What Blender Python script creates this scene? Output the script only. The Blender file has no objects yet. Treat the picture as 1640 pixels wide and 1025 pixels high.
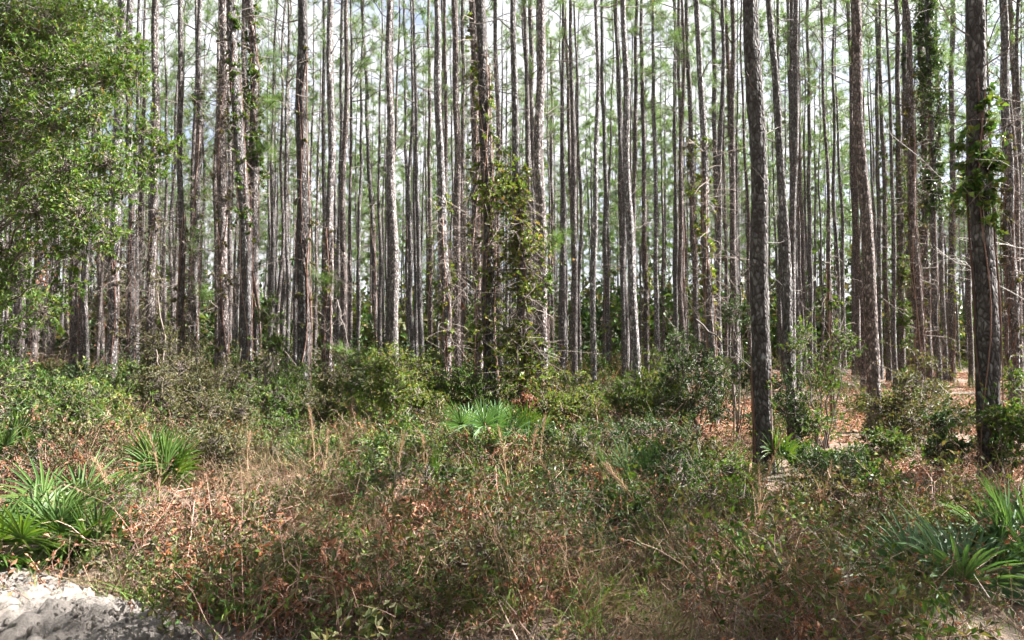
import bpy, math
import numpy as np
from mathutils import Vector

R = math.radians
SC = bpy.context.scene
COL = SC.collection

# ------------------------------------------------------------------ camera
CAM_H = 1.7
LENS = 25.0
F = LENS / 36.0 * 1640.0          # focal length in photograph pixels
HORIZON = 550.0                   # row of the horizon in the photograph
PITCH = math.atan((HORIZON - 512.5) / F)
cam_d = bpy.data.cameras.new('camera')
cam_d.lens = LENS
cam_d.sensor_width = 36.0
cam_d.clip_start = 0.05
cam_d.clip_end = 4000.0
cam = bpy.data.objects.new('camera', cam_d)
cam.location = (0, 0, CAM_H)
cam.rotation_euler = (math.pi / 2 + PITCH, 0, 0)
COL.objects.link(cam)
SC.camera = cam

# ------------------------------------------------------------------ sky and sun
SUN_AZ, SUN_EL = 82.0, 43.0       # azimuth clockwise from +Y, elevation
wd = bpy.data.worlds.new('World')
SC.world = wd
wd.use_nodes = True
nt = wd.node_tree
nt.nodes.clear()
out = nt.nodes.new('ShaderNodeOutputWorld')
bg = nt.nodes.new('ShaderNodeBackground')
sky = nt.nodes.new('ShaderNodeTexSky')
sky.sky_type = 'NISHITA'
sky.sun_disc = False
sky.sun_elevation = R(SUN_EL)
sky.sun_rotation = R(SUN_AZ)
sky.altitude = 10.0
sky.air_density = 0.7
sky.dust_density = 3.5
sky.ozone_density = 1.0
tc = nt.nodes.new('ShaderNodeTexCoord')
mp = nt.nodes.new('ShaderNodeMapping')
mp.inputs['Scale'].default_value = (1.0, 1.0, 2.2)
cn = nt.nodes.new('ShaderNodeTexNoise')
cn.inputs['Scale'].default_value = 2.6
cn.inputs['Detail'].default_value = 4.0
cn.inputs['Roughness'].default_value = 0.6
cr = nt.nodes.new('ShaderNodeValToRGB')
cr.color_ramp.elements[0].position = 0.3
cr.color_ramp.elements[0].color = (0, 0, 0, 1)
cr.color_ramp.elements[1].position = 0.52
cr.color_ramp.elements[1].color = (1, 1, 1, 1)
cm = nt.nodes.new('ShaderNodeMix')
cm.data_type = 'RGBA'
cm.inputs['B'].default_value = (3.6, 3.68, 3.8, 1)
nt.links.new(tc.outputs['Generated'], mp.inputs['Vector'])
nt.links.new(mp.outputs['Vector'], cn.inputs['Vector'])
nt.links.new(cn.outputs['Fac'], cr.inputs['Fac'])
nt.links.new(cr.outputs['Color'], cm.inputs['Factor'])
nt.links.new(sky.outputs['Color'], cm.inputs['A'])
nt.links.new(cm.outputs['Result'], bg.inputs['Color'])
bg.inputs['Strength'].default_value = 0.05
nt.links.new(bg.outputs['Background'], out.inputs['Surface'])

sl = bpy.data.lights.new('sun', 'SUN')
sl.energy = 5.0
sl.angle = R(0.53)
sl.color = (1.0, 0.965, 0.91)
so = bpy.data.objects.new('sun', sl)
to_sun = Vector((math.sin(R(SUN_AZ)) * math.cos(R(SUN_EL)), math.cos(R(SUN_AZ)) * math.cos(R(SUN_EL)), math.sin(R(SUN_EL))))
so.rotation_euler = to_sun.to_track_quat('Z', 'Y').to_euler()
so.location = to_sun * 60
COL.objects.link(so)

vs = SC.view_settings
vs.view_transform = 'Standard'
vs.look = 'None'
vs.gamma = 1.0
vs.exposure = 2.85
vs.use_curve_mapping = False
cy = SC.cycles
cy.max_bounces = 4
cy.diffuse_bounces = 2
cy.glossy_bounces = 2
cy.transmission_bounces = 4
cy.transparent_max_bounces = 4
cy.caustics_reflective = False
cy.caustics_refractive = False
cy.use_denoising = True
cy.use_light_tree = False
cy.adaptive_threshold = 0.1
wd.cycles.sampling_method = 'MANUAL'
wd.cycles.sample_map_resolution = 512
cy.sample_clamp_indirect = 6.0

# ------------------------------------------------------------------ helpers
CP, SP = math.cos(PITCH), math.sin(PITCH)


def ray(px, py):
    x = (px - 820.0) / F
    v = (512.5 - py) / F
    return np.array([x, CP - v * SP, SP + v * CP])


def at(px, py, d):
    """point seen at photograph pixel (px, py) at depth d metres along +Y"""
    r = ray(px, py)
    return np.array([0, 0, CAM_H]) + r * (d / r[1])


def gdepth(py):
    r = ray(820, py)
    return r[1] * CAM_H / -r[2]


def wob(x, y, s, seed):
    return (np.sin(x * s + seed) * np.cos(y * s * 1.13 - seed * 1.7) + 0.5 * np.sin(x * s * 2.1 - y * s * 1.7 + seed * 2.3))


# edge between the sandy track and the verge: a line in the ground plane
E0 = np.array([-3.75, 5.15]) - np.array([0.206, 0.40]); E1 = np.array([-1.62, 4.05]) - np.array([0.206, 0.40])
EDIR = (E1 - E0) / np.linalg.norm(E1 - E0)
ENOR = np.array([-EDIR[1], EDIR[0]])       # points into the wood


def edge_dist(x, y):
    return (x - E0[0]) * ENOR[0] + (y - E0[1]) * ENOR[1]


def gz(x, y):
    x = np.asarray(x, float); y = np.asarray(y, float)
    e = edge_dist(x, y)
    w = 1 / (1 + np.exp(-(e - 0.6) * 3.0))
    z = w * (0.07 * wob(x, y, 0.45, 1.3) + 0.03 * wob(x, y, 1.7, 4.1) + 0.05)
    return z


def gp(px, py):
    d = gdepth(py)
    p = at(px, py, d)
    return np.array([p[0], p[1], float(gz(p[0], p[1]))])


def gpd(px, d):
    x = (px - 820.0) / F * d
    return np.array([x, d, float(gz(x, d))])


def unit(v):
    return v / np.maximum(np.linalg.norm(v, axis=-1, keepdims=True), 1e-9)


class MB:
    """collects triangles, one material slot index per batch"""

    def __init__(self):
        self.v, self.t, self.m, self.n = [], [], [], 0

    def add(self, v, t, mi=0):
        v = np.asarray(v, float).reshape(-1, 3)
        t = np.asarray(t, int).reshape(-1, 3)
        self.v.append(v); self.t.append(t + self.n); self.m.append(np.full(len(t), mi))
        self.n += len(v)
        return self

    def mesh(self, name, mats, smooth=False):
        v = np.concatenate(self.v); t = np.concatenate(self.t); m = np.concatenate(self.m)
        me = bpy.data.meshes.new(name)
        me.vertices.add(len(v)); me.vertices.foreach_set('co', v.astype(np.float32).ravel())
        me.loops.add(3 * len(t)); me.loops.foreach_set('vertex_index', t.astype(np.int32).ravel())
        me.polygons.add(len(t)); me.polygons.foreach_set('loop_start', (np.arange(len(t)) * 3).astype(np.int32))
        me.polygons.foreach_set('material_index', m.astype(np.int32))
        me.update(calc_edges=True)
        me.polygons.foreach_set('use_smooth', np.full(len(t), bool(smooth)))
        for x in (mats if isinstance(mats, (list, tuple)) else [mats]):
            me.materials.append(x)
        me.update()
        return me


def tubes(mb, P, Rr, sides=3, mi=0, cap=False):
    """P (M,K,3) paths, Rr (M,K) radii"""
    P = np.asarray(P, float); Rr = np.asarray(Rr, float)
    M, K, _ = P.shape
    T = np.gradient(P, axis=1)
    T = unit(T)
    ref = np.zeros((M, 1, 3)); ref[..., 2] = 1
    flat = np.abs(T[:, :1, 2]) > 0.8
    ref[flat] = np.array([1.0, 0.13, 0])
    n1 = unit(np.cross(T, np.broadcast_to(ref, T.shape)))
    n2 = np.cross(T, n1)
    a = np.arange(sides) / sides * 2 * np.pi
    V = P[:, :, None, :] + Rr[:, :, None, None] * (np.cos(a)[:, None] * n1[:, :, None, :] + np.sin(a)[:, None] * n2[:, :, None, :])
    k = np.arange(K - 1)[:, None]; s = np.arange(sides)[None, :]
    s2 = (s + 1) % sides
    q = np.stack([k * sides + s, k * sides + s2, (k + 1) * sides + s2, (k + 1) * sides + s], -1).reshape(-1, 4)
    tri = np.concatenate([q[:, [0, 1, 2]], q[:, [0, 2, 3]]])
    tri = (tri[None] + (np.arange(M) * K * sides)[:, None, None]).reshape(-1, 3)
    mb.add(V.reshape(-1, 3), tri, mi)


def leaves(mb, P, D, N, L, W, mi=0, fold=0.25):
    """rhombic leaves folded along the midrib: base P, direction D, normal N"""
    P = np.asarray(P); D = unit(np.asarray(D)); S = unit(np.cross(D, N)); N = np.cross(S, D)
    L = np.asarray(L)[:, None]; W = np.asarray(W)[:, None]
    a = P; c = P + D * L - N * L * 0.08
    m = P + D * L * 0.48
    b = m + S * W + N * W * fold * 2
    d = m - S * W + N * W * fold * 2
    V = np.stack([a, b, c, d], 1).reshape(-1, 3)
    i = np.arange(len(P))[:, None] * 4
    T = np.concatenate([i + [0, 1, 2], i + [0, 2, 3]])
    mb.add(V, T, mi)


def blades(mb, P, D, L, W, bend, rng, mi=0, K=3):
    """thin bent blades / needles: strips tapering to a point. bend (n,3) offset at the tip"""
    n = len(P)
    D = unit(D)
    S = unit(np.cross(D, rng.normal(size=(n, 3))))
    t = np.linspace(0, 1, K)[None, :, None]
    C = P[:, None] + D[:, None] * (L[:, None, None] * t) + bend[:, None] * t ** 2
    w = (W[:, None, None] * (1 - t * 0.999)) * S[:, None]
    V = np.stack([C[:, :-1] - w[:, :-1], C[:, :-1] + w[:, :-1]], 2).reshape(n, -1, 3)
    V = np.concatenate([V, C[:, -1:]], 1)
    nv = V.shape[1]
    tri = []
    for k in range(K - 2):
        a = 2 * k
        tri += [[a, a + 1, a + 3], [a, a + 3, a + 2]]
    tri.append([2 * (K - 2), 2 * (K - 2) + 1, nv - 1])
    T = (np.array(tri)[None] + (np.arange(n) * nv)[:, None, None]).reshape(-1, 3)
    mb.add(V.reshape(-1, 3), T, mi)


def rdir(rng, n, up=0.0):
    v = unit(rng.normal(size=(n, 3)))
    v[:, 2] += up
    return unit(v)


def paths(rng, start, D, L, K=5, droop=0.0, wig=0.12):
    """curved paths from start in direction D of length L"""
    n = len(start)
    D = unit(D)
    t = np.linspace(0, 1, K)[None, :, None]
    side = np.cross(D, rng.normal(size=(n, 3)))
    P = start[:, None] + D[:, None] * (L[:, None, None] * t)
    P = P + side[:, None] * (np.sin(t * np.pi * 1.3) * wig * L[:, None, None])
    P = P + rng.normal(size=(n, K, 3)) * (0.03 * L[:, None, None]) * (t > 0)
    P[:, :, 2] -= (droop * L)[:, None] * t[:, :, 0] ** 2
    return P


def along(P, i, t):
    """position and tangent on path i (index array) at parameter t in 0..1"""
    K = P.shape[1]
    f = t * (K - 1); k = np.minimum(f.astype(int), K - 2); u = (f - k)[:, None]
    a = P[i, k]; b = P[i, k + 1]
    return a * (1 - u) + b * u, unit(b - a)


def children(rng, P, n_per, t0, t1, l0, l1, spread=0.8, up=0.2, K=4, droop=0.0, taper=True):
    M = len(P)
    i = np.repeat(np.arange(M), n_per)
    t = rng.uniform(t0, t1, len(i))
    p, tan = along(P, i, t)
    D = unit(tan * (1 - spread * 0.5) + rdir(rng, len(i)) * spread + np.array([0, 0, up]))
    L = rng.uniform(l0, l1, len(i))
    if taper:
        L = L * (1.15 - 0.6 * t)
    return paths(rng, p, D, L, K, droop)


def twig_leaves(rng, mb, P, n_per, L, W, t0=0.2, flat=0.6, mi=0, fold=0.25):
    i = np.repeat(np.arange(len(P)), n_per)
    t = rng.uniform(t0, 1.0, len(i))
    p, tan = along(P, i, t)
    n = len(i)
    D = unit(tan * 0.7 + rdir(rng, n) * 0.9)
    N = unit(rdir(rng, n) * (1 - flat) * 1.4 + np.array([0, 0, flat * 1.4]))
    ll = L * rng.uniform(0.6, 1.25, n)
    leaves(mb, p, D, N, ll, W * ll / L, mi, fold)


# ------------------------------------------------------------------ materials
def new_mat(name):
    m = bpy.data.materials.new(name)
    m.use_nodes = True
    m.node_tree.nodes.clear()
    o = m.node_tree.nodes.new('ShaderNodeOutputMaterial')
    return m, m.node_tree, o


def ramp(nt, fac, stops):
    r = nt.nodes.new('ShaderNodeValToRGB')
    e = r.color_ramp.elements
    while len(e) < len(stops):
        e.new(0.5)
    for k, (p, c) in enumerate(stops):
        e[k].position = p
        e[k].color = (*c, 1)
    nt.links.new(fac, r.inputs['Fac'])
    return r.outputs['Color']


def math_n(nt, op, a, b):
    n = nt.nodes.new('ShaderNodeMath')
    n.operation = op
    for s, x in zip(n.inputs, (a, b)):
        if isinstance(x, (int, float)):
            s.default_value = x
        else:
            nt.links.new(x, s)
    return n.outputs[0]


def mixc(nt, fac, a, b, mode='MIX'):
    n = nt.nodes.new('ShaderNodeMix')
    n.data_type = 'RGBA'
    n.blend_type = mode
    for key, x in (('Factor', fac), ('A', a), ('B', b)):
        if isinstance(x, (int, float)):
            n.inputs[key].default_value = x
        elif isinstance(x, tuple):
            n.inputs[key].default_value = (*x, 1)
        else:
            nt.links.new(x, n.inputs[key])
    return n.outputs['Result']


def noise(nt, vec, scale, detail=4, rough=0.55):
    n = nt.nodes.new('ShaderNodeTexNoise')
    n.inputs['Scale'].default_value = scale
    n.inputs['Detail'].default_value = detail
    n.inputs['Roughness'].default_value = rough
    if vec is not None:
        nt.links.new(vec, n.inputs['Vector'])
    return n.outputs['Fac']


def leaf_mat(name, stops, transl=0.35, rough=0.5, spec=0.2, tcol=(1.25, 1.3, 0.55)):
    """leaf colours differ from leaf to leaf and from plant to plant"""
    m, nt, o = new_mat(name)
    g = nt.nodes.new('ShaderNodeNewGeometry')
    oi = nt.nodes.new('ShaderNodeObjectInfo')
    f = math_n(nt, 'ADD', g.outputs['Random Per Island'], math_n(nt, 'MULTIPLY', oi.outputs['Random'], 0.35))
    f = math_n(nt, 'FRACT', f, 0)
    c = ramp(nt, f, stops)
    pb = nt.nodes.new('ShaderNodeBsdfPrincipled')
    pb.inputs['Roughness'].default_value = rough
    pb.inputs['Specular IOR Level'].default_value = spec
    nt.links.new(c, pb.inputs['Base Color'])
    tr = nt.nodes.new('ShaderNodeBsdfTranslucent')
    nt.links.new(mixc(nt, 1.0, c, tcol, 'MULTIPLY'), tr.inputs['Color'])
    ms = nt.nodes.new('ShaderNodeMixShader')
    ms.inputs['Fac'].default_value = transl
    nt.links.new(pb.outputs[0], ms.inputs[1]); nt.links.new(tr.outputs[0], ms.inputs[2])
    nt.links.new(ms.outputs[0], o.inputs['Surface'])
    return m


def stem_mat(name, stops, rough=0.8):
    m, nt, o = new_mat(name)
    g = nt.nodes.new('ShaderNodeNewGeometry')
    oi = nt.nodes.new('ShaderNodeObjectInfo')
    f = math_n(nt, 'FRACT', math_n(nt, 'ADD', g.outputs['Random Per Island'], oi.outputs['Random']), 0)
    c = ramp(nt, f, stops)
    pb = nt.nodes.new('ShaderNodeBsdfPrincipled')
    pb.inputs['Roughness'].default_value = rough
    nt.links.new(c, pb.inputs['Base Color'])
    nt.links.new(pb.outputs[0], o.inputs['Surface'])
    return m


def bark_mat(name, lichen=0.35, vscale=1.0, dark=1.0):
    m, nt, o = new_mat(name)
    tcn = nt.nodes.new('ShaderNodeTexCoord')
    oi = nt.nodes.new('ShaderNodeObjectInfo')
    mpn = nt.nodes.new('ShaderNodeMapping')
    mpn.inputs['Scale'].default_value = (1, 1, 0.46)
    off = nt.nodes.new('ShaderNodeCombineXYZ')
    nt.links.new(math_n(nt, 'MULTIPLY', oi.outputs['Random'], 37.0), off.inputs['Z'])
    nt.links.new(off.outputs[0], mpn.inputs['Location'])
    nt.links.new(tcn.outputs['Object'], mpn.inputs['Vector'])
    v = mpn.outputs['Vector']
    # distort
    nd = nt.nodes.new('ShaderNodeTexNoise')
    nd.inputs['Scale'].default_value = 9.0 * vscale
    nd.inputs['Detail'].default_value = 3
    nt.links.new(v, nd.inputs['Vector'])
    va = nt.nodes.new('ShaderNodeVectorMath'); va.operation = 'MULTIPLY_ADD'
    va.inputs[1].default_value = (0.09, 0.09, 0.09)
    nt.links.new(nd.outputs['Color'], va.inputs[0]); nt.links.new(v, va.inputs[2])
    vo = nt.nodes.new('ShaderNodeTexVoronoi')
    vo.feature = 'DISTANCE_TO_EDGE'
    vo.inputs['Scale'].default_value = 38.0 * vscale
    nt.links.new(va.outputs[0], vo.inputs['Vector'])
    vc = nt.nodes.new('ShaderNodeTexVoronoi')
    vc.inputs['Scale'].default_value = 38.0 * vscale
    nt.links.new(va.outputs[0], vc.inputs['Vector'])
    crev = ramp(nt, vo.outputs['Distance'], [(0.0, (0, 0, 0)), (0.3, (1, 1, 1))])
    fine = noise(nt, v, 60 * vscale, 4, 0.7)
    plate = ramp(nt, vc.outputs['Color'], [(0.1, (0.078 * dark, 0.07 * dark, 0.071 * dark)), (0.45, (0.22 * dark, 0.207 * dark, 0.21 * dark)), (0.75, (0.37 * dark, 0.355 * dark, 0.36 * dark)), (0.92, (0.72 * dark, 0.71 * dark, 0.71 * dark))])
    red = mixc(nt, 1.0, plate, (1.1, 0.92, 0.85), 'MULTIPLY')
    big = noise(nt, tcn.outputs['Object'], 1.1, 3)
    rf = math_n(nt, 'ADD', math_n(nt, 'MULTIPLY', oi.outputs['Random'], 0.7), math_n(nt, 'MULTIPLY', big, 0.5))
    rf = ramp(nt, rf, [(0.5, (0, 0, 0)), (1.0, (1, 1, 1))])
    c = mixc(nt, rf, plate, red)
    ln = noise(nt, tcn.outputs['Object'], 5.5, 6, 0.65)
    lf = ramp(nt, ln, [(0.56, (0, 0, 0)), (0.68, (lichen, lichen, lichen))])
    c = mixc(nt, lf, c, (0.47, 0.47, 0.44))
    c = mixc(nt, math_n(nt, 'MULTIPLY', math_n(nt, 'SUBTRACT', 1.0, crev), 0.85), c, (0.035, 0.027, 0.024))  # dark crevices, with their self-shadow painted into the colour too
    c = mixc(nt, 0.5, c, ramp(nt, fine, [(0.3, (0.6, 0.6, 0.6)), (0.7, (1.35, 1.35, 1.35))]), 'MULTIPLY')
    pb = nt.nodes.new('ShaderNodeBsdfPrincipled')
    pb.inputs['Roughness'].default_value = 0.85
    pb.inputs['Specular IOR Level'].default_value = 0.25
    nt.links.new(c, pb.inputs['Base Color'])
    h = math_n(nt, 'ADD', math_n(nt, 'MULTIPLY', crev, 0.8), math_n(nt, 'MULTIPLY', fine, 0.35))
    bp = nt.nodes.new('ShaderNodeBump')
    bp.inputs['Strength'].default_value = 1.0
    bp.inputs['Distance'].default_value = 0.02
    nt.links.new(h, bp.inputs['Height'])
    nt.links.new(bp.outputs[0], pb.inputs['Normal'])
    nt.links.new(pb.outputs[0], o.inputs['Surface'])
    return m


def ground_mat():
    m, nt, o = new_mat('forest_floor')
    tcn = nt.nodes.new('ShaderNodeTexCoord')
    v = tcn.outputs['Object']
    a = noise(nt, v, 0.6, 5)
    b = noise(nt, v, 14, 6, 0.7)
    c = ramp(nt, b, [(0.3, (0.045, 0.03, 0.022)), (0.5, (0.13, 0.08, 0.055)), (0.7, (0.24, 0.155, 0.11))])
    c2 = ramp(nt, b, [(0.3, (0.03, 0.025, 0.018)), (0.55, (0.07, 0.055, 0.035)), (0.75, (0.12, 0.095, 0.06))])
    c = mixc(nt, ramp(nt, a, [(0.42, (0, 0, 0)), (0.6, (1, 1, 1))]), c, c2)
    pb = nt.nodes.new('ShaderNodeBsdfPrincipled')
    pb.inputs['Roughness'].default_value = 0.95
    nt.links.new(c, pb.inputs['Base Color'])
    bp = nt.nodes.new('ShaderNodeBump'); bp.inputs['Strength'].default_value = 0.8; bp.inputs['Distance'].default_value = 0.05
    nt.links.new(b, bp.inputs['Height']); nt.links.new(bp.outputs[0], pb.inputs['Normal'])
    nt.links.new(pb.outputs[0], o.inputs['Surface'])
    return m


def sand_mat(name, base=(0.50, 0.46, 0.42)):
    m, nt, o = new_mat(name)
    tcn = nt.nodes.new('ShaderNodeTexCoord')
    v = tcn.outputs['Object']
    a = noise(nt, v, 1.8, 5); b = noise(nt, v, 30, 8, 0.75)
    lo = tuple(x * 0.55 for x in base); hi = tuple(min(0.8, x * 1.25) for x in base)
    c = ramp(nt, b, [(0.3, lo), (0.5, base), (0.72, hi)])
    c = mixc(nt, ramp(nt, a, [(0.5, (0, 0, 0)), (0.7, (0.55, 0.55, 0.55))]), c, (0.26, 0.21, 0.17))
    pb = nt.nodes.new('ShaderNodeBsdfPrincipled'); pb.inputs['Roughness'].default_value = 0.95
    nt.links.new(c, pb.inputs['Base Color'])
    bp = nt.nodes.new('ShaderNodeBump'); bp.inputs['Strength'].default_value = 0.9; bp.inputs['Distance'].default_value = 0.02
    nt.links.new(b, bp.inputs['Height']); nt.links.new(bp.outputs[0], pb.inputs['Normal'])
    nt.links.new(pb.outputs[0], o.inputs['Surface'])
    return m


M = {}
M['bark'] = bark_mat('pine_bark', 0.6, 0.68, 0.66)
M['bark_pale'] = bark_mat('pale_pine_bark', 0.8, 0.72, 1.0)  # paler bark, its colour lifted so sunlit sides come out near white
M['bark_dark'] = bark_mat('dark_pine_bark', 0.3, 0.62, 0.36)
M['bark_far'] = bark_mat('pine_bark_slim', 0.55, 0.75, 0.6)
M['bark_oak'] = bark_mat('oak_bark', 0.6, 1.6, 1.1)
M['twig'] = stem_mat('grey_twig', [(0, (0.064, 0.048, 0.041)), (0.5, (0.119, 0.092, 0.078)), (1, (0.212, 0.172, 0.148))])
M['limb'] = stem_mat('dead_limb_bark', [(0.0, (0.06, 0.05, 0.045)), (0.6, (0.12, 0.1, 0.09)), (1.0, (0.2, 0.175, 0.16))])
M['pale_stick'] = stem_mat('bleached_wood', [(0.0, (0.42, 0.38, 0.35)), (1.0, (0.6, 0.57, 0.54))])
M['brown_stem'] = stem_mat('brown_stem', [(0, (0.068, 0.036, 0.027)), (0.5, (0.148, 0.078, 0.059)), (0.85, (0.248, 0.148, 0.112)), (1, (0.384, 0.266, 0.216))])
M['needle'] = leaf_mat('pine_needles', [(0, (0.056, 0.103, 0.038)), (0.5, (0.100, 0.156, 0.056)), (0.92, (0.141, 0.198, 0.070)), (1, (0.237, 0.167, 0.063))], 0.5, 0.4, 0.5, (1.15, 1.3, 0.8))
M['needle_near'] = leaf_mat('young_pine_needles', [(0.0, (0.06, 0.13, 0.035)), (0.6, (0.11, 0.2, 0.05)), (1.0, (0.2, 0.26, 0.08))], 0.4)
M['dead_needle'] = stem_mat('brown_needles', [(0.0, (0.16, 0.085, 0.045)), (0.5, (0.30, 0.17, 0.09)), (1.0, (0.46, 0.29, 0.17))])
M['litter'] = stem_mat('needle_litter', [(0.0, (0.19, 0.09, 0.05)), (0.5, (0.40, 0.22, 0.13)), (1.0, (0.58, 0.37, 0.25))])
M['oak_leaf'] = leaf_mat('oak_leaves', [(0, (0.037, 0.085, 0.017)), (0.45, (0.078, 0.147, 0.025)), (0.8, (0.110, 0.171, 0.031)), (0.97, (0.184, 0.209, 0.043)), (1, (0.313, 0.190, 0.051))], 0.36, 0.48, 0.22)
M['shrub_leaf'] = leaf_mat('shrub_leaves', [(0, (0.031, 0.071, 0.020)), (0.5, (0.062, 0.113, 0.025)), (0.82, (0.109, 0.151, 0.035)), (1, (0.172, 0.168, 0.049))], 0.3, 0.5, 0.2)
M['yellow_leaf'] = leaf_mat('yellowing_leaves', [(0, (0.057, 0.106, 0.022)), (0.45, (0.101, 0.152, 0.030)), (0.78, (0.158, 0.193, 0.041)), (0.93, (0.220, 0.202, 0.056)), (1, (0.282, 0.166, 0.053))], 0.36, 0.45)
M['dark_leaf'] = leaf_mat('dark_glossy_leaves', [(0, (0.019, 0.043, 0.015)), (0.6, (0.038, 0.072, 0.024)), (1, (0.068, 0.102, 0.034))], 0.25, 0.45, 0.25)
M['olive_leaf'] = leaf_mat('olive_grey_leaves', [(0, (0.041, 0.052, 0.022)), (0.5, (0.074, 0.080, 0.034)), (0.8, (0.111, 0.103, 0.051)), (1, (0.170, 0.125, 0.068))], 0.3, 0.5)
M['palm'] = leaf_mat('palmetto_green', [(0, (0.038, 0.085, 0.022)), (0.5, (0.064, 0.119, 0.025)), (1, (0.098, 0.149, 0.034))], 0.38, 0.5, 0.3, (1.3, 1.3, 0.4))
M['palm_blue'] = leaf_mat('palmetto_bluish_green', [(0.0, (0.05, 0.11, 0.045)), (1.0, (0.1, 0.17, 0.07))], 0.3, 0.5, 0.3)
M['palm_dead'] = leaf_mat('palmetto_dead', [(0.0, (0.17, 0.12, 0.095)), (0.6, (0.28, 0.215, 0.175)), (1.0, (0.40, 0.33, 0.28))], 0.15, 0.7, 0.2, (1, 0.9, 0.7))
M['grass_dry'] = leaf_mat('dry_grass_blades', [(0, (0.118, 0.073, 0.046)), (0.4, (0.215, 0.150, 0.099)), (0.8, (0.326, 0.252, 0.175)), (1, (0.163, 0.147, 0.059))], 0.25, 0.7, 0.2, (1.1, 1, 0.8))
M['grass_green'] = leaf_mat('green_weed', [(0, (0.048, 0.102, 0.021)), (0.6, (0.096, 0.170, 0.032)), (1, (0.176, 0.221, 0.049))], 0.4)
M['plume'] = leaf_mat('grass_plume', [(0.0, (0.24, 0.15, 0.095)), (1.0, (0.42, 0.3, 0.2))], 0.35, 0.8, 0.1, (1, 0.95, 0.8))
M['orange_dead'] = leaf_mat('rusty_dead_leaves', [(0.0, (0.22, 0.075, 0.035)), (0.6, (0.40, 0.15, 0.065)), (1.0, (0.5, 0.25, 0.12))], 0.25, 0.7, 0.2, (1.1, 0.9, 0.7))
M['dead_leaf'] = leaf_mat('dead_brown_leaves', [(0, (0.090, 0.041, 0.025)), (0.5, (0.198, 0.090, 0.052)), (1, (0.324, 0.172, 0.105))], 0.2, 0.7, 0.2, (1.1, 0.9, 0.7))
M['ground'] = ground_mat()
M['sand'] = sand_mat('sandy_track', (0.31, 0.28, 0.25))
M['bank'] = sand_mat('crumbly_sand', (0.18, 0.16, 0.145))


# ------------------------------------------------------------------ scene objects
def link(name, me, parent=None, loc=None):
    o = bpy.data.objects.new(name, me)
    COL.objects.link(o)
    if parent is not None:
        o.parent = parent
    if loc is not None:
        o.location = loc
    return o


def empty(name, loc, label, cat, group=None):
    o = bpy.data.objects.new(name, None)
    o.empty_display_size = 0.2
    COL.objects.link(o)
    o.location = tuple(float(x) for x in loc)
    o['label'] = label; o['category'] = cat
    if group:
        o['group'] = group
    return o


def kind(o, k, label=None, cat=None):
    o['kind'] = k
    if label:
        o['label'] = label
    if cat:
        o['category'] = cat
    return o


def scatter(name, pts, rot, scl, idx, sources, label, cat):
    """one uncountable mass: instances of small meshes on points"""
    me = bpy.data.meshes.new(name)
    n = len(pts)
    me.vertices.add(n)
    me.vertices.foreach_set('co', np.asarray(pts, np.float32).ravel())
    a = me.attributes.new('rot', 'FLOAT_VECTOR', 'POINT'); a.data.foreach_set('vector', np.asarray(rot, np.float32).ravel())
    a = me.attributes.new('scl', 'FLOAT', 'POINT'); a.data.foreach_set('value', np.asarray(scl, np.float32))
    a = me.attributes.new('idx', 'INT', 'POINT'); a.data.foreach_set('value', np.asarray(idx, np.int32))
    me.update()
    o = link(name, me)
    g = bpy.data.node_groups.new(name + '_nodes', 'GeometryNodeTree')
    g.interface.new_socket('Geometry', in_out='INPUT', socket_type='NodeSocketGeometry')
    g.interface.new_socket('Geometry', in_out='OUTPUT', socket_type='NodeSocketGeometry')
    gi = g.nodes.new('NodeGroupInput'); go = g.nodes.new('NodeGroupOutput')
    ip = g.nodes.new('GeometryNodeInstanceOnPoints')
    jn = g.nodes.new('GeometryNodeJoinGeometry')
    for k, sm in enumerate(sources):
        src = bpy.data.objects.new(name + '_source', sm)
        on = g.nodes.new('GeometryNodeObjectInfo')
        on.inputs['Object'].default_value = src
        on.inputs['As Instance'].default_value = False
        gt = g.nodes.new('GeometryNodeGeometryToInstance')
        g.links.new(on.outputs['Geometry'], gt.inputs[0])
        g.links.new(gt.outputs[0], jn.inputs[0])

    def attr(nm, typ):
        x = g.nodes.new('GeometryNodeInputNamedAttribute')
        x.data_type = typ
        x.inputs['Name'].default_value = nm
        return x.outputs['Attribute']
    g.links.new(gi.outputs[0], ip.inputs['Points'])
    g.links.new(jn.outputs[0], ip.inputs['Instance'])
    ip.inputs['Pick Instance'].default_value = True
    g.links.new(attr('idx', 'INT'), ip.inputs['Instance Index'])
    g.links.new(attr('rot', 'FLOAT_VECTOR'), ip.inputs['Rotation'])
    g.links.new(attr('scl', 'FLOAT'), ip.inputs['Scale'])
    g.links.new(ip.outputs[0], go.inputs[0])
    md = o.modifiers.new('scatter', 'NODES')
    md.node_group = g
    return kind(o, 'stuff', label, cat)


# ================================================================== SETTING
def graded(a, b, near, step, far):
    """coordinates from a to b, step metres inside +-near, growing outside"""
    xs = list(np.arange(-near, near + step, step))
    s = step
    x = xs[-1]
    while x < b:
        s *= 1.25; x += s; xs.append(min(x, b))
    s = step; x = xs[0]
    while x > a:
        s *= 1.25; x -= s; xs.insert(0, max(x, a))
    return np.array(xs)


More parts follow.
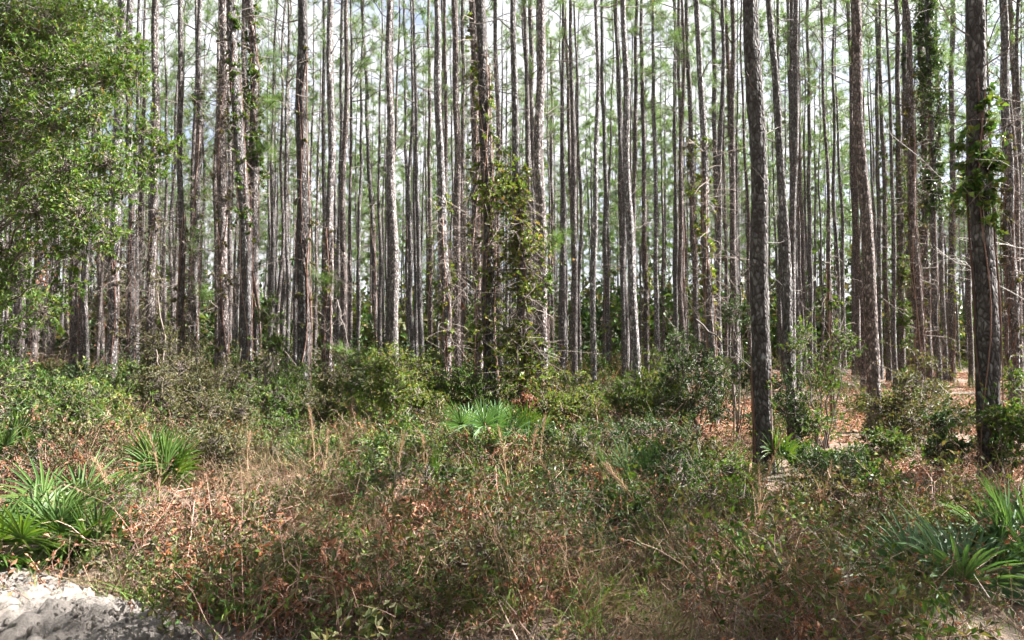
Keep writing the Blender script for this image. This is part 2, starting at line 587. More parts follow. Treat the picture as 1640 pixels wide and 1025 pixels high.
gx = graded(-1500, 1500, 14, 0.22, 0)
gy = graded(-1500, 1500, 11, 0.22, 0)
gy = gy + 9.0
X, Y = np.meshgrid(gx, gy)
Z = gz(X, Y)
rg = np.random.default_rng(5)
near = (np.hypot(X, Y - 9) < 16) & (edge_dist(X, Y) > 0.5)
Z = Z + near * rg.normal(size=X.shape) * 0.012
nx, ny = len(gx), len(gy)
I = np.arange(ny * nx).reshape(ny, nx)
q = np.stack([I[:-1, :-1], I[:-1, 1:], I[1:, 1:], I[1:, :-1]], -1).reshape(-1, 4)
mb = MB(); mb.add(np.stack([X, Y, Z], -1).reshape(-1, 3), np.concatenate([q[:, [0, 1, 2]], q[:, [0, 2, 3]]]))
ground = kind(link('ground', mb.mesh('ground', M['ground'], True)), 'structure', 'forest floor of brown pine needles and soil', 'ground')

# sandy track: strip along the edge line, with a crumbly bank between it and the verge
us = np.concatenate([np.arange(-60, -6, 2.0), np.arange(-6, 6, 0.05), np.arange(6, 60, 2.0)])
vs_ = np.concatenate([np.arange(-4.5, -1.6, 0.25), np.arange(-1.6, -0.12, 0.05)])
U, Vv = np.meshgrid(us, vs_)
mid = (E0 + E1) / 2
RX = mid[0] + U * EDIR[0] + Vv * ENOR[0]
RY = mid[1] + U * EDIR[1] + Vv * ENOR[1]
rut = -0.03 * np.exp(-((Vv + 1.25) / 0.3) ** 2) - 0.03 * np.exp(-((Vv + 2.9) / 0.3) ** 2)
RZ = 0.045 + rut + 0.010 * wob(RX, RY, 6, 2.2) + 0.008 * wob(RX, RY, 15, 0.2) + 0.008 * rg.normal(size=RX.shape)
RZ = np.maximum(RZ, 0.004 + gz(RX, RY))
nx, ny = len(us), len(vs_)
I = np.arange(ny * nx).reshape(ny, nx)
q = np.stack([I[:-1, :-1], I[:-1, 1:], I[1:, 1:], I[1:, :-1]], -1).reshape(-1, 4)
mb = MB(); mb.add(np.stack([RX, RY, RZ], -1).reshape(-1, 3), np.concatenate([q[:, [0, 1, 2]], q[:, [0, 2, 3]]]))
road = kind(link('road', mb.mesh('road', M['sand'], True)), 'structure', 'pale sandy dirt track with wheel ruts', 'road')

us = np.concatenate([np.arange(-40, -5, 1.0), np.arange(-5, 5, 0.028), np.arange(5, 40, 1.0)])
vs_ = np.arange(-0.55, 0.62, 0.028)
U, Vv = np.meshgrid(us, vs_)
RX = mid[0] + U * EDIR[0] + Vv * ENOR[0]
RY = mid[1] + U * EDIR[1] + Vv * ENOR[1]
hump = np.exp(-((Vv - 0.07 - 0.08 * np.sin(U * 1.9)) / 0.25) ** 2) * (0.12 + 0.035 * np.sin(U * 2.7 + 1) + 0.025 * np.sin(U * 7.1))
lum = 0.018 * wob(RX, RY, 9, 3.1) + 0.014 * wob(RX, RY, 23, 1.1) + 0.010 * wob(RX, RY, 47, 2.1) + 0.006 * rg.normal(size=RX.shape) + 0.012 * np.abs(wob(RX, RY, 33, 7.7))
edgef = np.clip((0.56 - np.abs(Vv - 0.03)) / 0.25, 0, 1)
RZ = gz(RX, RY) + 0.03 + hump + lum * (0.35 + edgef) * (0.4 + edgef)
RZ = np.where((np.abs(Vv - 0.03) > 0.55), gz(RX, RY) - 0.05, RZ)
nx, ny = len(us), len(vs_)
I = np.arange(ny * nx).reshape(ny, nx)
q = np.stack([I[:-1, :-1], I[:-1, 1:], I[1:, 1:], I[1:, :-1]], -1).reshape(-1, 4)
mb = MB(); mb.add(np.stack([RX, RY, RZ], -1).reshape(-1, 3), np.concatenate([q[:, [0, 1, 2]], q[:, [0, 2, 3]]]))
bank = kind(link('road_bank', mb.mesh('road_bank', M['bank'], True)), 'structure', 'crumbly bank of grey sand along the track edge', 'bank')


def clod_mesh(rng, seed):
    import bmesh
    bm = bmesh.new()
    bmesh.ops.create_icosphere(bm, subdivisions=3, radius=1.0)
    v = np.array([x.co[:] for x in bm.verts])
    s = rng.uniform(0, 9)
    k = 1 + 0.22 * np.sin(v[:, 0] * 3 + s) * np.cos(v[:, 1] * 3.3 - s) + 0.16 * np.sin(v[:, 2] * 5 + v[:, 0] * 4 + s * 2) + 0.02 * rng.normal(size=len(v))
    v = v * k[:, None] * np.array([1, 0.8, 0.6])
    t = np.array([[x.index for x in f.verts] for f in bm.faces])
    bm.free()
    return MB().add(v, t).mesh('clod', M['bank'], False)


rng = np.random.default_rng(77)
clods = [clod_mesh(rng, k) for k in range(4)]
n = 4500
u = rng.uniform(-4, 4, n); v = rng.normal(0.0, 0.3, n)
cx = mid[0] + u * EDIR[0] + v * ENOR[0]; cyy = mid[1] + u * EDIR[1] + v * ENOR[1]
hz = np.exp(-((v - 0.07) / 0.25) ** 2) * 0.17 + 0.03
s = np.minimum(rng.lognormal(-4.9, 0.7, n), 0.04)
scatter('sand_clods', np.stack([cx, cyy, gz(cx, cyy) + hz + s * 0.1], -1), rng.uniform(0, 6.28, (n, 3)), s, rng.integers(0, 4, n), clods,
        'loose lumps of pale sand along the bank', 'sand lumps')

# ================================================================== PINES
H_PINE = 21.0


def tuft(rng, mb, P, D, n, L, W, mi):
    """needle tufts: n needles from every point P, fanning round direction D"""
    k = len(P)
    i = np.repeat(np.arange(k), n)
    d = unit(D[i] * 0.75 + rdir(rng, len(i)) * 0.95)
    l = L * rng.uniform(0.7, 1.15, len(i))
    base = P[i] - D[i] * (rng.uniform(0, 0.16, len(i)))[:, None]
    bend = np.zeros((len(i), 3)); bend[:, 2] = -0.18 * l
    blades(mb, base, d, l, np.full(len(i), W), bend, rng, mi, 2)


def crown_mesh(seed, limbs=26, n_needle=22, W=0.006, height=9.5, reach=2.3, name='crown', twigs=5):
    rng = np.random.default_rng(seed)
    mb = MB()
    h = np.sort(rng.uniform(0, 0.97, limbs) ** 0.85)
    az = rng.uniform(0, 2 * np.pi, limbs)
    el = 0.15 + 0.6 * h + rng.normal(0, 0.15, limbs)
    L = reach * (1.1 - 0.75 * h) * rng.uniform(0.55, 1.15, limbs) * np.where(h < 0.12, 0.7, 1)
    D = np.stack([np.cos(az) * np.cos(el), np.sin(az) * np.cos(el), np.sin(el)], -1)
    S = np.stack([0 * h, 0 * h, h * height], -1)
    P = paths(rng, S, D, L, 6, -0.12, 0.05)
    tubes(mb, P, np.linspace(1, 0.3, 6)[None] * (0.006 + 0.007 * L)[:, None], 4, 0)
    tw = children(rng, P, twigs, 0.62, 1.0, 0.3, 0.7, 0.7, 0.35, 4, -0.1)
    tubes(mb, tw, np.linspace(0.009, 0.005, 4)[None] * np.ones((len(tw), 1)), 3, 0)
    i = np.repeat(np.arange(len(tw)), 2)
    t = np.tile([1.0, 0.62], len(tw)) - rng.uniform(0, 0.15, len(i))
    p, tan = along(tw, i, t)
    p2, tan2 = along(P, np.repeat(np.arange(limbs), 2), rng.uniform(0.75, 1, limbs * 2))
    tuft(rng, mb, np.concatenate([p, p2]), unit(np.concatenate([tan, tan2]) + [0, 0, 0.25]), n_needle, 0.28, W, 1)
    return mb.mesh(name, [M['limb'], M['needle']])


CROWNS = [crown_mesh(100 + k, 16 + 2 * k, 14, 0.0055, 9.8 + 0.5 * k, 2.4 + 0.1 * k) for k in range(5)]

THIN_CROWNS = [crown_mesh(130 + k, 10 + k, 13, 0.005, 8.6 + 0.4 * k, 1.9) for k in range(4)]


def trunk_mesh(seed, path_fn, rad_fn, H, sides, rings, mat, name='trunk'):
    rng = np.random.default_rng(seed)
    # finer rings near the base
    z = np.linspace(0, 1, rings) ** 1.25 * H
    c = path_fn(z)
    r = rad_fn(z) * (1 + 0.32 * np.exp(-z / 0.22))
    a = np.arange(sides) / sides * 2 * np.pi
    ph = rng.uniform(0, 6.28, 6)
    A, ZZ = np.meshgrid(a, z)
    k = 1 + 0.035 * np.sin(3 * A + ph[0] + ZZ * 0.7) + 0.03 * np.sin(5 * A + ph[1] - ZZ * 1.3) + 0.03 * np.sin(2 * A + ZZ * 2.1 + ph[2])
    k = k + 0.035 * rng.normal(size=A.shape)
    rr = r[:, None] * k
    V = np.stack([c[:, 0:1] + rr * np.cos(A), c[:, 1:2] + rr * np.sin(A), np.broadcast_to(z[:, None], A.shape) - 0.12 * (ZZ == 0)], -1)
    kk = np.arange(rings - 1)[:, None]; s = np.arange(sides)[None]; s2 = (s + 1) % sides
    q = np.stack([kk * sides + s, kk * sides + s2, (kk + 1) * sides + s2, (kk + 1) * sides + s], -1).reshape(-1, 4)
    mb = MB(); mb.add(V.reshape(-1, 3), np.concatenate([q[:, [0, 1, 2]], q[:, [0, 2, 3]]]))
    return mb.mesh(name, mat, True)


def dead_limbs(seed, path_fn, rad_fn, z0, z1, n, name='dead_branches', lmax=1.5):
    rng = np.random.default_rng(seed)
    z = rng.uniform(z0, z1, n)
    c = path_fn(z)
    az = rng.uniform(0, 6.28, n); el = rng.normal(0.42, 0.28, n)
    D = np.stack([np.cos(az) * np.cos(el), np.sin(az) * np.cos(el), np.sin(el)], -1)
    L = rng.uniform(0.25, lmax, n) * (0.5 + 0.5 * (z - z0) / (z1 - z0))
    S = np.stack([c[:, 0], c[:, 1], z], -1) + D * (rad_fn(z) * 0.5)[:, None]
    P = paths(rng, S, D, L, 5, 0.05, 0.05)
    mb = MB()
    tubes(mb, P, np.linspace(1, 0.25, 5)[None] * (0.005 + 0.006 * L)[:, None], 4)
    tw = children(rng, P, 3, 0.35, 0.95, 0.12, 0.5, 0.8, 0.1, 3)
    tubes(mb, tw, np.linspace(0.0045, 0.002, 3)[None] * np.ones((len(tw), 1)), 3)
    return mb.mesh(name, M['limb'])


# ---- the nearer trunks, read off the photograph:
# x at the top edge of the picture, x at row 600, width at top, width at row 600, row of the foot (or None), label
BIG = {
    'oakside': 'pale sunlit pine trunk below the leafy oak boughs, bright along one side',
    'hairy': 'crooked thick pine with shaggy bark left of centre-left, bowing towards the middle',
    'plum': 'thick dark purplish-brown pine standing alone in the left third, rooted in brush',
    'straight': 'straight pine with pale right edge behind the rounded yellow-green bush',
    'wrapped': 'thick pine wrapped in dead vines beside the leafy vine tower',
    'pale': 'pale grey straight pine just right of the leafy vine tower',
    'fork': 'pine pair forming a narrow fork near the middle',
    'mossy': 'big dark pine with mossy lower trunk, palmetto spikes at its foot',
    'lean': 'slim leaning pine with reddish foot in needle litter, right of the mossy pine',
    'rough': 'rough-barked grey pine rising behind the grey-brown mound of brush',
    'black': 'thickest near-black pine at far right with vine leaves high on its trunk',
}
PX = [
    # xt, xb, wt, wb, foot row, key, boughs
    (192, 178, 14, 17, 647, 'oakside'),
    (211, 211, 11, 12, None, None),
    (250, 242, 11, 15, 655, None),
    (320, 311, 7, 14, None, None),
    (357, 356, 13, 17, None, None),
    (366, 392, 15, 21, 668, 'hairy'),
    (390, 402, 8, 11, None, None),
    (404, 412, 12, 15, None, None),
    (461, 452, 5, 10, None, None),
    (484, 486, 16, 23, 672, 'plum'),
    (517, 519, 5, 9, None, None),
    (531, 527, 10, 15, 668, None),
    (548, 541, 5, 9, None, None),
    (580, 606, 6, 9, None, None),
    (624, 632, 9, 17, 668, 'straight'),
    (648, 655, 4, 8, None, None),
    (660, 667, 4, 8, None, None),
    (687, 690, 5, 8, None, None),
    (699, 716, 10, 17, 664, None),
    (709, 712, 5, 8, None, None),
    (729, 734, 10, 14, None, None),
    (757, 768, 13, 15, None, None),
    (771, 787, 17, 24, 690, 'wrapped'),
    (822, 836, 10, 14, 694, None),
    (849, 858, 8, 10, None, None),
    (865, 867, 13, 20, 683, 'pale'),
    (882, 885, 4, 7, None, None),
    (896, 910, 4, 6, None, None),
    (905, 924, 5, 9, None, None),
    (958, 951, 6, 11, 676, None),
    (963, 975, 5, 10, None, None),
    (985, 1003, 7, 13, None, None),
    (997, 1018, 9, 16, 672, 'fork'),
    (1020, 1012, 6, 9, None, None),
    (1031, 1036, 6, 10, None, None),
    (1044, 1054, 5, 10, None, None),
    (1082, 1082, 6, 8, None, None),
    (1090, 1096, 6, 9, None, None),
    (1099, 1118, 7, 10, None, None),
    (1115, 1142, 9, 14, 690, None),
    (1142, 1152, 8, 10, None, None),
    (1157, 1184, 6, 10, None, None),
    (1200, 1219, 25, 31, 757, 'mossy'),
    (1232, 1266, 10, 17, 715, 'lean'),
    (1248, 1256, 5, 8, None, None),
    (1265, 1275, 6, 10, None, None),
    (1274, 1290, 6, 9, None, None),
    (1293, 1299, 5, 8, None, None),
    (1315, 1333, 4, 8, 678, None),
    (1357, 1376, 6, 11, None, None),
    (1367, 1397, 14, 22, 697, 'rough'),
    (1401, 1410, 5, 9, None, None),
    (1414, 1424, 5, 9, None, None),
    (1429, 1445, 7, 12, None, None),
    (1441, 1460, 7, 10, None, None),
    (1457, 1474, 8, 17, None, None),
    (1470, 1488, 9, 11, None, None),
    (1489, 1503, 8, 11, None, None),
    (1556, 1582, 27, 35, 783, 'black'),
    (1605, 1611, 4, 7, None, None),
    (1612, 1626, 12, 17, None, None),
    (1622, 1640, 8, 12, None, None),
    (160, 162, 8, 9, None, None),
    (293, 289, 8, 10, 668, None),
    (128, 120, 8, 10, None, None),
    (70, 52, 9, 12, None, None),
    (585, 572, 4, 7, None, None),
    (742, 738, 6, 9, None, None),
    (925, 921, 5, 7, None, None),
    (1523, 1524, 8, 10, None, None),
]
PINES = []        # info for vines, labels and spacing
rngT = np.random.default_rng(11)
for k, (xt, xb, wt, wb, foot, key) in enumerate(PX):
    if foot:
        d = gdepth(foot)
    else:
        d = rngT.uniform(0.22, 0.30) * F / wb
    yf = HORIZON + CAM_H * F / d
    xf = xb + (xb - xt) / 600.0 * (yf - 600)
    base = at(xf, yf, d)
    top = at(xt, 0, d)
    PINES.append(dict(k=k, d=d, x=xb, xf=xf, base=base, top=top, rt=wt * 0.94 * d / F / 2, rb=wb * 0.92 * d / F / 2, key=key, w=wb))


def pine_fns(p, seed):
    rng = np.random.default_rng(seed)
    zt = p['top'][2]
    dx = (p['top'][0] - p['base'][0])
    slope = dx / zt
    dy = rng.normal(0, 0.012)
    ph = rng.uniform(0, 6.28, 4)
    amp = 0.02 + 0.012 * rng.random()
    bow = 0.10 if p['key'] == 'hairy' else 0.0

    def path(z):
        z = np.asarray(z, float)
        zz = np.minimum(z, zt) + 0.35 * np.maximum(z - zt, 0)
        w = np.minimum(z / 2.5, 1)
        x = slope * zz + w * amp * (np.sin(z * 0.8 + ph[0]) + 0.6 * np.sin(z * 1.9 + ph[1])) + bow * np.sin(np.clip(z / zt, 0, 1) * np.pi)
        y = dy * z + w * amp * (np.sin(z * 0.7 + ph[2]) + 0.6 * np.sin(z * 1.7 + ph[3]))
        return np.stack([x, y], -1)
    rb = p['rb']; rt = min(p['rt'], p['rb'] * 0.92)
    zr = max(CAM_H - 50 * p['d'] / F, 0.3)

    def rad(z):
        z = np.asarray(z, float)
        s = (rt - rb) / max(zt - zr, 1)
        r = rb + s * (np.minimum(z, zt) - zr)
        up = np.clip((z - zt) / max(H_PINE - zt, 1), 0, 1)
        return np.maximum(r * (1 - 0.85 * up), 0.015)
    return path, rad


# labels: named trunks by look, the rest by order from the closest named trunk
order = sorted(PINES, key=lambda p: p['x'])
named = [p for p in order if p['key']]
NTH = ['first', 'second', 'third', 'fourth', 'fifth', 'sixth', 'seventh', 'eighth', 'ninth', 'tenth', 'eleventh', 'twelfth']
SHORT = {'oakside': 'the sunlit oak-side pine', 'hairy': 'the crooked shaggy pine', 'plum': 'the thick purplish pine', 'straight': 'the bush-side pine',
         'wrapped': 'the vine-wrapped pine', 'pale': 'the pale vine-tower pine', 'fork': 'the forked pine pair',
         'mossy': 'the big mossy pine', 'lean': 'the leaning pine', 'rough': 'the rough mound-side pine', 'black': 'the thickest dark pine'}
for i, p in enumerate(order):
    if p['key']:
        p['label'] = BIG[p['key']]
        continue
    left = [q for q in order[:i] if q['key']]
    size = 'sturdy' if p['w'] >= 14 else 'slim' if p['w'] >= 10 else 'thin'
    if left:
        q = left[-1]
        nth = NTH[i - order.index(q) - 1]
        p['label'] = f"{size} pine, {nth} of the near trunks right of {SHORT[q['key']]}"
    else:
        q = named[0]
        nth = NTH[order.index(q) - i - 1]
        p['label'] = f"{size} pine, {nth} of the near trunks left of {SHORT[q['key']]}"

for p in PINES:
    k = p['k']
    path, rad = pine_fns(p, 500 + k)
    p['path'], p['rad'] = path, rad
    b = p['base'].copy(); b[2] = float(gz(b[0], b[1])) - 0.02
    p['loc'] = b
    root = empty('pine_tree', b, p['label'], 'pine tree', 'pine trees nearest the track')
    p['root'] = root
    big = p['w'] >= 14
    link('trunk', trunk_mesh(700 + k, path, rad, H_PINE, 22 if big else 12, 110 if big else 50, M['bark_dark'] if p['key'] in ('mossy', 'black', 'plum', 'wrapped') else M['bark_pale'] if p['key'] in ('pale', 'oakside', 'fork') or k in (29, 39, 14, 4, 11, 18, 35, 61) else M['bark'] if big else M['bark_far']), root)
    if big:
        for q_ in range(9):
            link('dead_branch', dead_limbs(9000 + k * 20 + q_, path, rad, 2.4, 9.5, 1, 'dead_branch', 1.9), root)
    else:
        kind(link('dead_branches', dead_limbs(900 + k, path, rad, 3.2, 11.0, 16, lmax=1.7), root), 'stuff')
    cz = 10.6 + 1.3 * math.sin(k * 2.3)
    c = path(np.array([cz]))[0]
    cr_ = link('crown', THIN_CROWNS[k % 4] if p['d'] < 24 else CROWNS[k % 5], root, (float(c[0]), float(c[1]), cz))
    cr_.rotation_euler = (0, 0, k * 1.7)

# ---- the trunks behind them: whole pines copied from eight models
MODELS = []
for m in range(8):
    rng = np.random.default_rng(40 + m)
    ph = rng.uniform(0, 6.28, 4); am = rng.uniform(0.02, 0.07)

    def path(z, ph=ph, am=am):
        z = np.asarray(z, float); w = np.minimum(z / 3, 1)
        return np.stack([w * am * (np.sin(z * 0.5 + ph[0]) + 0.5 * np.sin(z * 1.3 + ph[1])), w * am * (np.sin(z * 0.45 + ph[2]) + 0.5 * np.sin(z * 1.2 + ph[3]))], -1)
    r0 = rng.uniform(0.078, 0.118)

    def rad(z, r0=r0):
        z = np.asarray(z, float)
        return np.maximum(r0 * (1 - 0.45 * np.minimum(z, 11) / 11) * (1 - 0.8 * np.clip((z - 11) / (H_PINE - 11), 0, 1)), 0.014)
    tm = trunk_mesh(60 + m, path, rad, H_PINE, 9, 34, M['bark_far'])
    dm = dead_limbs(80 + m, path, rad, 4.5, 11.0, 18, lmax=1.7)
    MODELS.append((tm, dm, CROWNS[m % 5], 8.6 + 0.35 * m))


def poisson(rng, n_try, sample, rmin, taken):
    pts = [tuple(t) for t in taken]
    cell = {}
    for t in pts:
        cell.setdefault((int(t[0] // rmin), int(t[1] // rmin)), []).append(t)
    res = []
    for _ in range(n_try):
        x, y = sample(rng)
        ci, cj = int(x // rmin), int(y // rmin)
        ok = True
        for a in range(ci - 1, ci + 2):
            for b in range(cj - 1, cj + 2):
                for t in cell.get((a, b), ()):
                    if (t[0] - x) ** 2 + (t[1] - y) ** 2 < rmin * rmin:
                        ok = False
                        break
        if ok:
            res.append((x, y)); cell.setdefault((ci, cj), []).append((x, y))
    return res


taken = [(p['loc'][0], p['loc'][1]) for p in PINES]


def samp(rng):
    d = math.sqrt(rng.uniform(19.5 ** 2, 52 ** 2))
    return rng.uniform(-0.76, 0.76) * d, d


rng = np.random.default_rng(21)
pts = poisson(rng, 12000, samp, 2.12, taken)
pts = sorted(pts, key=lambda t: t[1])[:225]
DMAX = pts[-1][1]
keyx = [(p['x'], p['key']) for p in named]
ONES = ['', 'first', 'second', 'third', 'fourth', 'fifth', 'sixth', 'seventh', 'eighth', 'ninth', 'tenth', 'eleventh', 'twelfth', 'thirteenth', 'fourteenth', 'fifteenth', 'sixteenth', 'seventeenth', 'eighteenth', 'nineteenth']


def ordinal(q):
    if q < 20:
        return ONES[q]
    t_ = {2: 'twenty', 3: 'thirty', 4: 'forty'}[q // 10]
    return t_ + '-' + ONES[q % 10] if q % 10 else {2: 'twentieth', 3: 'thirtieth', 4: 'fortieth'}[q // 10]


gaps = {}
for k, (x, y) in enumerate(pts):
    px = 820 + x / y * F
    l = [q[1] for q in keyx if q[0] <= px]; r = [q[1] for q in keyx if q[0] > px]
    gaps.setdefault((l[-1] if l else None, r[0] if r else None, y < 33), []).append((px, k))
MIDLAB = {}
for (l, r, nearer), lst in gaps.items():
    for q, (px, k) in enumerate(sorted(lst)):
        head = f"{ordinal(q + 1)} {'slender' if nearer else 'distant thin'} pine from left"
        MIDLAB[k] = (head + (f" between {SHORT[l]} and {SHORT[r]}" if l and r else f" beyond {SHORT[l]}" if l else " behind the oak boughs"),
                     ('slender' if nearer else 'distant thin') + ' pines deeper in the plantation')
for k, (x, y) in enumerate(pts):
    tm, dm, cmesh, cz = MODELS[k % 8]
    lab, grp = MIDLAB[k]
    s = float(rng.uniform(0.86, 1.16))
    root = empty('pine_tree', (x, y, float(gz(x, y)) - 0.03), lab, 'pine tree', grp)
    root.rotation_euler = (float(rng.normal(0, 0.011)), float(rng.normal(-0.006, 0.013)), float(rng.uniform(0, 6.28)))
    root.scale = (s, s, float(s * rng.uniform(0.94, 1.08)))
    link('trunk', tm, root); kind(link('dead_branches', dm, root), 'stuff')
    c = link('crown', cmesh, root, (0, 0, cz)); c.rotation_euler = (0, 0, float(rng.uniform(0, 6.28)))

# ---- the rest of the plantation, beyond and beside, plus added shade pines: one mass
FAR, FARC = [], []
for m in range(4):
    mb = MB()
    r0 = 0.085 + 0.01 * m
    z = np.linspace(0, H_PINE, 9)
    P = np.stack([0.06 * np.sin(z * 0.5 + m), 0.06 * np.cos(z * 0.4 + m), z], -1)[None]
    tubes(mb, P, np.maximum(r0 * (1 - 0.75 * z / H_PINE), 0.02)[None], 6, 0)
    FAR.append(mb.mesh('far_trunk', [M['bark_far']]))
    cmsh = crown_mesh(150 + m, 17, 12, 0.012, 12, 2.5, 'far_crown', 4)
    nv = len(cmsh.vertices); co = np.empty(nv * 3, np.float32); cmsh.vertices.foreach_get('co', co)
    co = co.reshape(-1, 3); co[:, 2] += 8.0 + 0.5 * m
    cmsh.vertices.foreach_set('co', co.ravel()); cmsh.update()
    FARC.append(cmsh)

DENSE = crown_mesh(170, 44, 12, 0.015, 11.0, 2.6, 'dense_crown', 5)  # thick crown for the unseen pines added to give shade
nv = len(DENSE.vertices); co = np.empty(nv * 3, np.float32); DENSE.vertices.foreach_get('co', co)
co = co.reshape(-1, 3); co[:, 2] += 8.5
DENSE.vertices.foreach_set('co', co.ravel()); DENSE.update()


def samp2(rng):
    x = rng.uniform(-75, 80); y = rng.uniform(-28, 96)
    return x, y


rng = np.random.default_rng(31)
allp = poisson(rng, 40000, samp2, 2.35, taken + pts)
fp = []
for (x, y) in allp:
    infr = abs(x) < 0.80 * y + 0.6
    if infr and y < DMAX + 0.5:
        continue
    e = edge_dist(x, y)
    if -5.5 < e < 3.0:  # pines across the track are unseen, added to darken the ambient light
        continue
    if not infr and e > 0 and rng.random() < (0.93 if x > 0 else 0.5):
        continue
    fp.append((x, y))
# unseen stand past the right edge, added with dense crowns to shade the foreground
fp = [t for t in fp if not (5 < t[0] < 40 and 2.5 < t[1] < 15.0 and t[0] > 0.8 * t[1] + 0.6)]
n_open = len(fp)
for gx_ in np.arange(16.0, 28, 2.4):
    for gy_ in np.arange(2.4, 6.4, 1.9):
        x = gx_ + rng.normal(0, 0.35); y = gy_ + 0.15 * (gx_ - 1.5) + rng.normal(0, 0.35)
        if abs(x) > 0.8 * y + 0.6:
            fp.append((x, y))
fp = np.array(fp)
n = len(fp)
fpos = np.stack([fp[:, 0], fp[:, 1], gz(fp[:, 0], fp[:, 1]) - 0.05], -1)
frot = np.stack([rng.normal(0, 0.012, n), rng.normal(0, 0.012, n), rng.uniform(0, 6.28, n)], -1)
fscl = rng.uniform(0.85, 1.15, n); fidx = rng.integers(0, 4, n)
scatter('pine_forest', np.concatenate([fpos, fpos]), np.concatenate([frot, frot]), np.concatenate([fscl, fscl]), np.concatenate([fidx, np.where((np.arange(n) >= n_open) | (edge_dist(fp[:, 0], fp[:, 1]) < 0), 8, fidx + 4)]), FAR + FARC + [DENSE],
        'mass of far plantation pine trunks and crowns, plus unseen pines added for shade', 'pine forest')
print('far pines', n, 'mid', len(pts), 'dmax', DMAX)


# ================================================================== BROADLEAF TREE AND SHRUBS
def clump_plant(seed, clumps, anchor_fn, tw, lv, L, W, twig_r=0.004, up=0.25, t0=0.15, flat=0.55, fold=0.25, thick=0.0055):
    """boughs run from anchor_fn(i) to each clump (x, y, z, radius); twigs and leaves fill the clump.
    returns (branches MB, leaves MB)"""
    rng = np.random.default_rng(seed)
    st, lf = MB(), MB()
    C = np.array(clumps, float)
    A = np.array([anchor_fn(i) for i in range(len(C))])
    t = np.linspace(0, 1, 7)[None, :, None]
    V = C[:, :3] - A
    ln = np.linalg.norm(V, axis=1)
    P = A[:, None] + V[:, None] * t
    P[:, :, 2] += np.sin(t[..., 0] * np.pi) * (0.12 * ln)[:, None]
    P += rng.normal(size=P.shape) * (0.035 * ln)[:, None, None] * np.sin(t * np.pi)
    tubes(st, P, np.linspace(1, 0.25, 7)[None] * (0.005 + thick * ln)[:, None], 5)
    n = (tw * (C[:, 3] / C[:, 3].mean()) ** 2).astype(int) + 4
    i = np.repeat(np.arange(len(C)), n)
    s = C[i, :3] + rdir(rng, len(i)) * (C[i, 3] * 0.75 * rng.random(len(i)) ** 0.5)[:, None]
    D = unit((s - C[i, :3]) / C[i, 3:4] * 0.8 + rdir(rng, len(i)) * 0.7 + [0, 0, up])
    tp = paths(rng, s, D, C[i, 3] * rng.uniform(0.3, 0.75, len(i)), 4, 0.12)
    tubes(st, tp, np.linspace(twig_r, twig_r * 0.4, 4)[None] * np.ones((len(tp), 1)), 3)
    # thin connecting shoots from clump centre to twig starts
    j = rng.choice(len(i), len(i) // 2, replace=False)
    cp = np.stack([C[i[j], :3] + rng.normal(0, 0.05, (len(j), 3)), (C[i[j], :3] + s[j]) / 2 + rng.normal(0, 0.06, (len(j), 3)), s[j]], 1)
    tubes(st, cp, np.linspace(twig_r * 1.5, twig_r, 3)[None] * np.ones((len(j), 1)), 3)
    twig_leaves(rng, lf, tp, lv, L, W, t0, flat, fold=fold)
    return st, lf


# ---- the broadleaf tree whose boughs fill the upper left
def oak():
    base = gpd(-95, 10.5)
    root = empty('oak_tree', base, 'broad leafy evergreen oak filling the upper left, small glossy leaves', 'oak tree')
    z = np.linspace(-0.1, 9, 14)
    tx = np.stack([0.25 * np.sin(z * 0.5), 0.2 * np.sin(z * 0.7 + 1), z], -1)
    mb = MB(); tubes(mb, tx[None], (0.17 * (1 - 0.85 * np.clip(z, 0, 9) / 9.5))[None], 12)
    link('trunk', mb.mesh('trunk', M['bark_oak'], True), root)
    spec = [  # px, py, depth, radius in photograph pixels
        (20, 30, 10.5, 75), (90, 55, 10.3, 70), (-40, 90, 10.5, 85), (60, 120, 10.0, 75), (130, 110, 10.0, 60), (165, 130, 9.8, 50),
        (205, 85, 10.0, 40), (215, 120, 9.9, 40), (10, 190, 10.4, 85), (90, 200, 9.7, 75), (150, 190, 9.6, 55), (30, 270, 10.2, 80),
        (105, 270, 9.5, 65), (170, 260, 9.6, 55), (60, 340, 9.9, 70), (130, 340, 9.4, 60), (195, 300, 9.8, 50), (-50, 320, 10.6, 90),
        (0, 400, 10.3, 60), (170, 380, 9.6, 45), (100, 405, 9.5, 45), (230, 210, 10.2, 45), (262, 240, 10.4, 40), (235, 270, 10.3, 42),
        (-70, 200, 10.5, 90), (120, 20, 11.0, 55), (180, 30, 11.5, 40), (-20, 470, 10.4, 55), (60, 60, 11.2, 80), (40, 230, 11.0, 90), (100, 320, 10.8, 80), (20, 450, 10.2, 50), (70, 500, 10.0, 42), (-10, 540, 9.9, 55), (115, 455, 9.7, 32)]
    cl = [tuple(at(px, py, d) - base) + (r * d / F * 0.86,) for px, py, d, r in spec]
    # crown carries on above and beyond the frame
    rr = np.random.default_rng(4)
    for q_ in range(16):
        cl.append((rr.uniform(-2.2, 1.6), rr.uniform(-1.8, 1.8), rr.uniform(5.5, 9.5), rr.uniform(0.6, 0.9)))

    def anc(i):
        zz = min(max(cl[i][2] * 0.7, 0.9), 8.6)
        return np.array([0.25 * np.sin(zz * 0.5), 0.2 * np.sin(zz * 0.7 + 1), zz])
    st, lf = clump_plant(8, cl, anc, 125, 12, 0.058, 0.0145, 0.004)
    link('branches', st.mesh('branches', M['twig'], True), root)
    link('crown', lf.mesh('crown', M['oak_leaf']), root)


oak()


